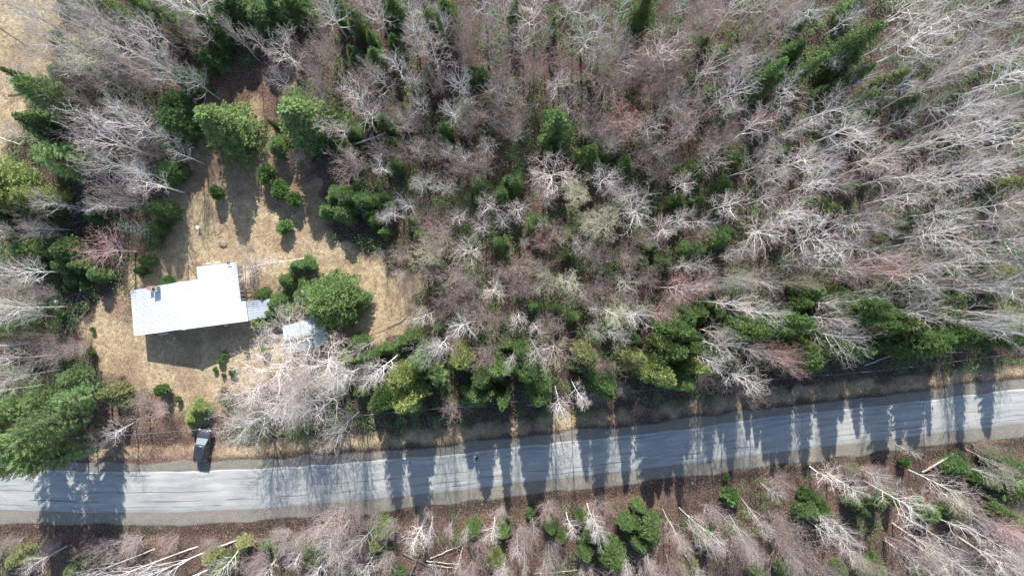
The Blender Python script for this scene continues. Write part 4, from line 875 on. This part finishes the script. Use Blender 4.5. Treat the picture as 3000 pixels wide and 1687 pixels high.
T['K'] = '''F200,80,85,6 F680,50,75,6 F1040,1080,105,8 F960,1190,80,6 F860,1040,60,5 F960,930,50,5 F550,1260,75,7 F585,1130,60,5 F740,1270,100,7 F520,1000,50,4 F300,1080,65,4 F370,1160,45,3 B1640,850,70,2.6 V1440,1160,60,4 V1340,1390,60,4 F650,1140,60,5 B190,890,20,1 B1610,710,25,1 B130,970,40,2 F1000,1180,70,6 B1480,1090,40,2 F1850,1410,60,4
b370,120,80,6.5 b505,60,70,6.5 p830,30,70,5 p1710,60,100,6 p610,90,60,4
b600,1000,90,8 b650,1080,90,9 q160,1060,50,7 b430,1050,75,7 p430,1110,90,6 q1230,1080,80,11 q1290,1180,70,11 q1370,1080,80,12 q1430,1200,70,12 q1650,1080,80,12 q1780,1120,80,13 q1860,980,70,11 p1500,950,100,5 p1250,1130,140,7 b40,1230,75,8 b1380,1400,80,8 q290,1310,50,7 q97,1330,40,10 q880,1350,60,10 p650,900,100,4 p280,920,90,4 p1700,1200,100,6
p900,900,90,3 p100,870,80,3 p1100,870,80,3 p1350,870,90,4 p480,850,80,3 p300,1200,70,5 p1500,1300,110,7 p1200,1350,100,6 p1850,1180,100,7 p1000,1330,90,6 q1060,1300,60,9 p1880,840,90,4 p60,1110,80,5 p560,1390,80,6 p250,1400,80,6 p1650,1400,100,7 p750,950,80,4 p1620,930,80,5 g1540,1180,70,8 p800,1420,80,6'''
T['L'] = '''B270,820,55,2.6 F290,930,85,5 F410,950,70,5 F690,950,60,5 F820,890,60,4 F1190,970,75,5 F1440,950,85,5 F1420,620,85,4 F1860,790,115,7 F1750,710,75,5 B1030,590,40,2 F1650,730,70,5 F1700,960,60,5 S1890,1000,60,8 F540,1390,50,4 F790,1410,95,5 F120,1400,60,4 F1140,1420,55,4 F1700,560,65,4 F940,870,60,4 F330,860,50,4 F1840,620,70,4 F640,890,50,4 V640,650,50,3
b430,690,110,7 b600,760,100,9 b960,860,160,12 b1260,740,140,12 g1090,490,55,6 b1620,690,85,8 q1720,570,70,9 b390,1010,75,8 g1250,1130,120,10 r1740,1070,110,9 p150,900,110,6 p100,1150,140,8 p330,1250,140,8 g600,1180,100,10 p1000,1230,120,8 g1300,1330,140,12 g1700,1300,140,12 g1500,1400,120,11 g550,1060,90,9 p900,1350,110,8
g820,700,100,9 p1500,1180,110,8 g1880,1100,110,11 p700,1350,110,8 p1880,1330,90,8 p450,1400,100,8 p1350,860,80,5 p760,650,80,4 p1000,620,80,3 p250,720,80,4 p1600,470,70,3 p1880,480,70,3 g1100,1330,100,11 p1800,880,80,6 p60,1000,90,6 g50,830,70,8 g1420,1100,100,10 p850,1100,100,7 g1150,1180,90,10 p200,1380,100,8 p560,640,70,3 g400,1100,90,9 g1700,1180,100,11 p1620,1040,90,7 p60,720,70,3 g1880,1420,90,11 p1250,600,70,3'''

KIND = {   # proto key, name, category, group, trunk colour, crown colour
'b': ('b', 'white_birch', 'birch', 'bare white birches of the wood', (.88, .83, .78), (.58, .50, .455)),
'g': ('g', 'bare_maple', 'maple', 'bare grey broadleaf trees of the wood', (.74, .70, .66), (.42, .375, .35)),
'q': ('q', 'leaning_birch', 'birch', 'bare white birches of the wood', (.66, .61, .56), (.45, .38, .345)),
'l': ('g', 'leaning_birch', 'birch', 'bare white birches of the wood', (.68, .64, .60), (.52, .47, .43)),
'x': ('q', 'leaning_birch', 'birch', 'bare white birches of the wood', (.68, .64, .60), (.52, .47, .43)),
'o': ('o', 'spreading_tree', 'broadleaf tree', 'wide bare spreading trees', (.80, .73, .68), (.66, .57, .52)),
'w': ('g', 'brown_tree', 'broadleaf tree', 'bare brown fan crowned trees', (.38, .31, .26), (.31, .235, .19)),
'p': ('p', 'alder_clump', 'alder', 'bare pinkish alder clumps', (.55, .465, .435), (.42, .325, .295)),
'r': ('r', 'red_maple', 'red maple', 'red budded maples', (.56, .46, .44), (.48, .27, .24)),
'y': ('y', 'budding_poplar', 'poplar', 'pale budding poplars', (.68, .65, .58), (.46, .45, .30)),
'd': ('d', 'dead_spruce', 'dead tree', 'dead bare spruces', (.40, .40, .37), (.42, .42, .38)),
'S': ('S', 'spruce_tree', 'spruce', 'pointed spruces of the wood', None, (.160, .246, .098)),
'F': ('F', 'fir_tree', 'fir', 'green firs of the wood', None, (.172, .272, .110)),
'Y': ('F', 'cedar_tree', 'cedar', 'yellow green cedars', None, (.310, .385, .155)),
'V': ('F', 'cedar_tree', 'cedar', 'yellow green cedars', None, (.340, .370, .190)),
'P': ('P', 'pine_tree', 'pine', 'soft needled pines', None, (.300, .430, .210)),
'B': ('B', 'fir_sapling', 'sapling', 'small round evergreen saplings', None, (.180, .300, .110)),
}
ADJ = {'b': 'white limbed birch', 'g': 'grey bare maple', 'q': 'thin white birch', 'l': 'leaning white birch', 'x': 'low leaning white birch', 'o': 'wide pale spreading tree', 'w': 'brown fan crowned tree', 'p': 'pinkish alder clump',
       'r': 'red budded maple', 'y': 'pale budding poplar', 'd': 'dead grey spruce', 'S': 'pointed green spruce', 'F': 'green fir', 'Y': 'yellow green cedar', 'V': 'pale olive cedar', 'P': 'soft green pine', 'B': 'small green sapling'}
LM = [(590, 1305, 'the parked car'), (1397, 1335, 'the person on the road'), (550, 880, 'the white roofed house'), (880, 985, 'the teal shed'), (1620, 372, 'the lone round spruce of the centre'), (675, 415, 'the big rounded yard fir'),
      (2560, 110, 'the tallest spruce at the upper right'), (585, 665, 'the white vent post'), (1612, 500, 'the star shaped white tree of the centre'), (1870, 50, 'the round fir at the top edge'), (1903, 1560, 'the bright fir below the road'), (1632, 1015, 'the brown fan shaped tree'),
      (2550, 1030, 'the pointed roadside spruce'), (2620, 1455, 'the big white birch below the road'), (60, 270, 'the tall left edge spruce'), (1275, 60, 'the narrow dark spruce at the top'), (2820, 530, 'the yellowish tree at the right edge'), (2100, 700, 'the dark fir clump right of centre'),
      (130, 1290, 'the broad roadside pine'), (3000, 1687, "the photo's bottom right corner"), (3000, 0, "the photo's top right corner"), (0, 0, "the photo's top left corner"), (0, 1687, "the photo's bottom left corner"), (1500, 1687, 'the middle of the bottom edge'), (2250, 1687, 'the bottom edge three quarters across'),
      (0, 800, 'the middle of the left edge'), (3000, 900, 'the right edge just above the road'), (2250, 0, 'the top edge three quarters across'), (690, 150, 'the tall lone birch at the clearing top')]
NUM = ['no', 'one', 'two', 'three', 'four', 'five', 'six', 'seven', 'eight', 'nine', 'ten', 'eleven', 'twelve', 'thirteen', 'fourteen', 'fifteen', 'sixteen', 'seventeen', 'eighteen', 'nineteen', 'twenty'] + ['twenty-' + w_ for w_ in ('one', 'two', 'three', 'four', 'five', 'six', 'seven', 'eight', 'nine')]
used = set()
def place_label(k, h, px, py):
    adj = ADJ[k]; big = {'p': 6.5, 'B': 2}.get(k, 10 if k in 'FYV' else 13)
    size = 'tall ' if h >= big else ('young ' if h < big * .5 and k != 'B' else '')
    c_ = sorted(LM, key=lambda m_: math.hypot(px - m_[0], py - m_[1]))
    for m_ in c_:
        dx, dy = (px - m_[0]) / S, (py - m_[1]) / S
        ax, ay = round(abs(dx)), round(abs(dy))
        if max(ax, ay) > 29: continue
        hx = '%s metre%s %s' % (NUM[ax], 's' if ax != 1 else '', 'right' if dx > 0 else 'left'); vy = '%s %s' % (NUM[ay], 'below' if dy > 0 else 'above')
        if ax == 0 and ay == 0: s_ = '%s%s standing at %s' % (size, adj, m_[2])
        elif ax == 0: s_ = '%s%s %s metre%s straight %s %s' % (size, adj, NUM[ay], 's' if ay != 1 else '', 'below' if dy > 0 else 'above', m_[2])
        elif ay == 0: s_ = '%s%s %s of and level with %s' % (size, adj, hx, m_[2])
        else: s_ = '%s%s %s and %s %s' % (size, adj, hx, vy, m_[2])
        if s_ not in used and len(s_.split()) <= 16: used.add(s_); return s_
    s_ = '%s%s near %s' % (size, adj, c_[0][2])
    for w_ in ('', 'thicker ', 'slimmer ', 'paler ', 'darker '):
        if w_ + s_ not in used: used.add(w_ + s_); return w_ + s_
    return s_
OWN = {  # hand written labels for trees that single themselves out
 ('A', 10, 545): 'tallest narrow spruce leaning out over the tan grass at the left edge', ('A', 1520, 860): 'big rounded green fir standing in the clearing left of its twin', ('B', 235, 800): 'big rounded green fir in the clearing with a bare maple at its foot',
 ('B', 330, 1190): 'reddish bare maple against the lower side of the clearing fir', ('C', 290, 1290): 'wide star shaped white tree in the middle of the wood', ('C', 310, 960): 'lone dark green fir ringed by bare trees in the centre', ('F', 560, 840): 'broad dense green fir directly above the teal shed',
 ('F', 350, 1130): 'wide white bare tree spreading over the teal shed', ('G', 340, 1170): 'brown fan shaped bare tree among the roadside firs', ('E', 880, 440): 'low red twigged maple left of the white roofed house', ('E', 960, 260): 'bleached dead spruce above the low red twigged maple', ('D', 850, 195): 'tallest pointed spruce of the upper right clump',
 ('F', 230, 270): 'single round sapling alone in the open grass with its shadow', ('A', 1775, 300): 'single tall white birch at the top of the clearing', ('K', 1040, 1080): 'bright green fir just below the road in the middle', ('L', 960, 860): 'big white birch with a fan of limbs below the road', ('L', 1090, 490): 'small bare tree on the lower verge reaching over the road edge',
 ('D', 870, 625): 'yellowish pointed spruce in the upper right clump', ('C', 960, 120): 'round dense fir at the top edge right of centre', ('B', 1365, 80): 'narrow dark spruce between two bright firs near the top'}
used |= set(OWN.values())
protos_used = set(); base_pts = []
def put_tree(k, x, y, R, h, kx=None, jit=True):
    """x, y: photo pixel of the crown centre (tip for pointed spruces); R in metres"""
    key, name, cat, grp, ct, cc = KIND[k]
    r = R_; protos = PR[key]; h0, R0, (tm, cm) = protos[r.randrange(len(protos))]
    zc = 0.0 if k in 'lx' else h * {'S': .97}.get(k, .5 if k in 'FYVPBp' else .64)
    w = W(x, y, zc); lean = (0, 0)
    bx_, by_ = w.x, w.y
    ppx, ppy = bx_ * S + 1500, 843.5 - by_ * S
    # nobody's trunk stands on the asphalt
    t_, b_ = float(road_top(ppx)), float(road_bot(ppx))
    if t_ - 12 < ppy < b_ + 12:
        if ppy < (t_ + b_) / 2: ppy = t_ - 16
        else: ppy = b_ + 16
        by_ = (843.5 - ppy) / S
    root = bpy.data.objects.new(name, None); col.objects.link(root); root.empty_display_size = .3
    root.location = (bx_, by_, float(ground_z(ppx, ppy)))
    root.rotation_euler = (lean[0] + r.uniform(-.03, .03), lean[1] + r.uniform(-.03, .03), r.uniform(0, 6.28) if k not in 'lx' else 0)
    if k in 'lx': root.rotation_euler = (Matrix.Rotation(math.radians(66 if k == 'l' else 62), 3, Vector((.28, -1, 0)).normalized()) @ Matrix.Rotation(r.uniform(0, 6), 3, 'Z')).to_euler()
    sx_ = R / R0 * r.uniform(.93, 1.07); root.scale = (sx_, sx_, h / h0)
    root['label'] = OWN.get(kx) or place_label(k, h, x, y); root['category'] = cat; root['group'] = grp
    j1 = r.uniform(.72, 1.12); j2 = r.uniform(-.04, .04)
    for nm, me, c_ in (('trunk', tm, ct or (.1, .08, .06)), ('crown', cm, cc)):
        o = bpy.data.objects.new(nm, me); col.objects.link(o); o.parent = root
        o.color = (max(0, c_[0] * j1 * (1 + j2)), c_[1] * j1, max(0, c_[2] * j1 * (1 - j2)), 1)
    base_pts.append((bx_, by_))
    return root
for tn, txt in T.items():
    ox, oy = TILES[tn]; sc_ = 2.5733 if oy == 1124 else 2.5787
    for tok in txt.split():
        k = tok[0]; x, y, R, h = [float(v) for v in tok[1:].split(',')]
        qx, qy = ox + x / sc_, oy + y / sc_
        if k == 'p' and qy > road_bot(qx) and R_.random() < .4: continue
        if k == 'P': R *= .74
        if k == 'F' and 470 < qx < 920 and qy < 190: h *= .68
        if k == 'p' and qx > 2200 and qy < 900 and R_.random() < .4: continue
        if k == 'p' and qx > 2200 and qy < 900: k = 'g'
        if k not in 'lxpB' and qy < road_top(qx) - 10 and qy > road_top(qx) - 430 and qx > 900:
            if k in 'bgrwy': h = R_.uniform(15, 18.5)
            elif k in 'FYV' and R > 60 and qy > road_top(qx) - 300: h = max(h, R_.uniform(12, 17)); R *= 1.06
        if k in 'bgq' and qx > 2200 and qy < 900: h *= .74; R *= 1.15
        put_tree(k, ox + x / sc_, oy + y / sc_, R / sc_ / S * (H - h * .55) / H * (1.12 if k in 'FYVPBS' else 1.0), h, (tn, int(x), int(y)))

for i in range(0, 16, 2):   # the tall bare trees whose shadows cross the road
    qx = 1060 + i * 122 + R_.uniform(-22, 22); qy = float(road_top(qx)) - R_.uniform(240, 370)
    kk = R_.choice('ggb'); bx0, by0 = qx, qy; hh_ = R_.uniform(15, 18)
    s_ = H / (H - .64 * hh_); put_tree(kk, 1500 + (bx0 - 1500) * s_, 843.5 + (by0 - 843.5) * s_, R_.uniform(1.8, 2.4), hh_)

# ------------------------------------------------------------------ brush, saplings' litter and dry grass (nobody could count them)
g = np.random.default_rng(77)
def field(nc, cond):
    x = g.uniform(-80, 80, nc); y = g.uniform(-50, 48, nc); px = x * S + 1500; py = 843.5 - y * S
    k = cond(px, py); return x[k], y[k], px[k], py[k]
def road_dist(px, py): return np.maximum(road_top(px) - py, py - road_bot(px))
def build_brush(name, nc, cond, stems, hh, mat, rad, label):
    x, y, px, py = field(nc, cond); z = ground_z(px, py); n_ = len(x)
    bx_ = np.repeat(x, stems) + g.normal(0, .18, n_ * stems); by_ = np.repeat(y, stems) + g.normal(0, .18, n_ * stems); bz = np.repeat(z, stems) - .03
    hs = np.repeat(g.uniform(*hh, n_), stems) * g.uniform(.5, 1.15, n_ * stems)
    th = g.uniform(0, 6.283, n_ * stems); ln_ = np.abs(g.normal(.45, .3, n_ * stems))
    d = np.stack([np.cos(th) * ln_, np.sin(th) * ln_, np.ones_like(th)], 1); d /= np.linalg.norm(d, axis=1, keepdims=True)
    p0 = np.stack([bx_, by_, bz], 1); p1 = p0 + d * (hs * .5)[:, None]; d2 = d + g.normal(0, .22, d.shape); p2 = p1 + d2 * (hs * .5)[:, None]
    d3 = d + g.normal(0, .55, d.shape); p3 = p1 + d3 * (hs * .35)[:, None]; d4 = d2 + g.normal(0, .5, d.shape); pm = (p1 + p2) / 2; p4 = pm + d4 * (hs * .28)[:, None]
    r = np.full(len(p0), rad)
    v, f = seg_prisms(np.concatenate([p0, p1, p1, pm]), np.concatenate([p1, p2, p3, p4]), np.concatenate([r, r * .75, r * .6, r * .55]), np.concatenate([r * .75, r * .35, r * .3, r * .3]), 3)
    tag(link(name, mesh_np(name, v, f, [mat])), label=label, kind='stuff')
def woods(px, py): 
    gm = soft(px, py, GRASS, 20); bmk = soft(px, py, BROWN, 20); d = road_dist(px, py)
    dens = vnoise(px, py, 55, 41) * .9 + .25
    hx = (px > 300) & (px < 810) & (py > 740) & (py < 1080)
    return (d > 60) & (g.random(len(px)) < dens * (1 - gm * .985) * (1 - bmk * .93)) & ~hx
def mat_brush(name, a, b_):
    m, n, l, bs = newmat(name); f = noise(n, l, .28, 4, .7)
    l.new(ramp(n, l, f, [(.35, a), (.65, b_)]), bs.inputs['Base Color']); bs.inputs['Roughness'].default_value = .9; bs.inputs['Specular IOR Level'].default_value = .15
    return m
build_brush('undergrowth', 11000, woods, 9, (.6, 2.0), mat_brush('brush_twigs', (.18, .135, .115), (.38, .30, .265)), .010, 'tangled bare brush covering the forest floor')
def verges(px, py):
    d = road_dist(px, py); return (d > 34) & (d < 80) & (g.random(len(px)) < .9)
build_brush('roadside_weeds', 16000, verges, 9, (.12, .5), mat_brush('dry_weeds', (.22, .17, .12), (.40, .33, .22)), .006, 'dry weeds along both road verges')
# low green shoots and ferns among the trees
def leafy(name, nc, cond, per, spread, hh, size, mat, label):
    x, y, px, py = field(nc, cond); z = ground_z(px, py); n_ = len(x)
    P = np.stack([np.repeat(x, per), np.repeat(y, per), np.repeat(z, per)], 1) + g.normal(0, 1, (n_ * per, 3)) * [spread, spread, 0]
    P[:, 2] += np.abs(g.normal(0, hh, n_ * per)) + .02
    D = g.normal(0, 1, P.shape) * [1, 1, .5] + [0, 0, .4]; D /= np.linalg.norm(D, axis=1, keepdims=True)
    L = g.uniform(.7, 1.3, len(P)) * size; v, f = leaves(P, D, L, L * .3, g)
    tag(link(name, mesh_np(name, v, f, [mat])), label=label, kind='stuff')
def greenwoods(px, py):
    d = vnoise(px, py, 110, 51); e_ = vnoise(px, py, 28, 52); gm = soft(px, py, GRASS, 10); return (road_dist(px, py) > 70) & (d + .7 * e_ > np.where(py > road_bot(px), 1.15, .62)) & (gm < .3) & (soft(px, py, BROWN, 5) < .3)
leafy('green_shoots', 9000, greenwoods, 110, .42, .75, .17, mat_brush('low_conifer_green', (.10, .175, .065), (.19, .27, .11)), 'low green seedlings under the bare trees')
def litter(px, py): return (road_dist(px, py) > np.where(py > road_bot(px), 44, 28)) & (soft(px, py, GRASS, 10) < .6)
leafy('leaf_litter', 74000, litter, 5, .4, .02, .14, mat_brush('fallen_leaves', (.15, .105, .08), (.42, .325, .265)), 'brown and tan fallen leaves')
def meadow(px, py):
    hx = in_poly(px, py, [(385, 850), (580, 800), (580, 770), (720, 760), (745, 935), (400, 985)]); return (soft(px, py, GRASS, 10) > .25) & (road_dist(px, py) > 30) & ~hx
x, y, px, py = field(90000, meadow); n_ = len(x)
P = np.stack([x, y, ground_z(px, py)], 1); P = np.repeat(P, 6, 0) + g.normal(0, .07, (n_ * 6, 3)) * [1, 1, 0]
az = np.repeat(vnoise(px, py, 18, 61) * 9, 6) + g.normal(0, .7, n_ * 6)
D = np.stack([np.cos(az), np.sin(az), np.abs(g.normal(.6, .5, n_ * 6))], 1); D /= np.linalg.norm(D, axis=1, keepdims=True)
L = g.uniform(.12, .32, len(P)); v, f = leaves(P, D, L, np.full(len(P), .014), g)
tag(link('dry_grass', mesh_np('dry_grass', v, f, [mat_brush('dry_grass_blades', (.30, .225, .135), (.72, .62, .45))])), label='flattened dry tan grass of the yard', kind='stuff')
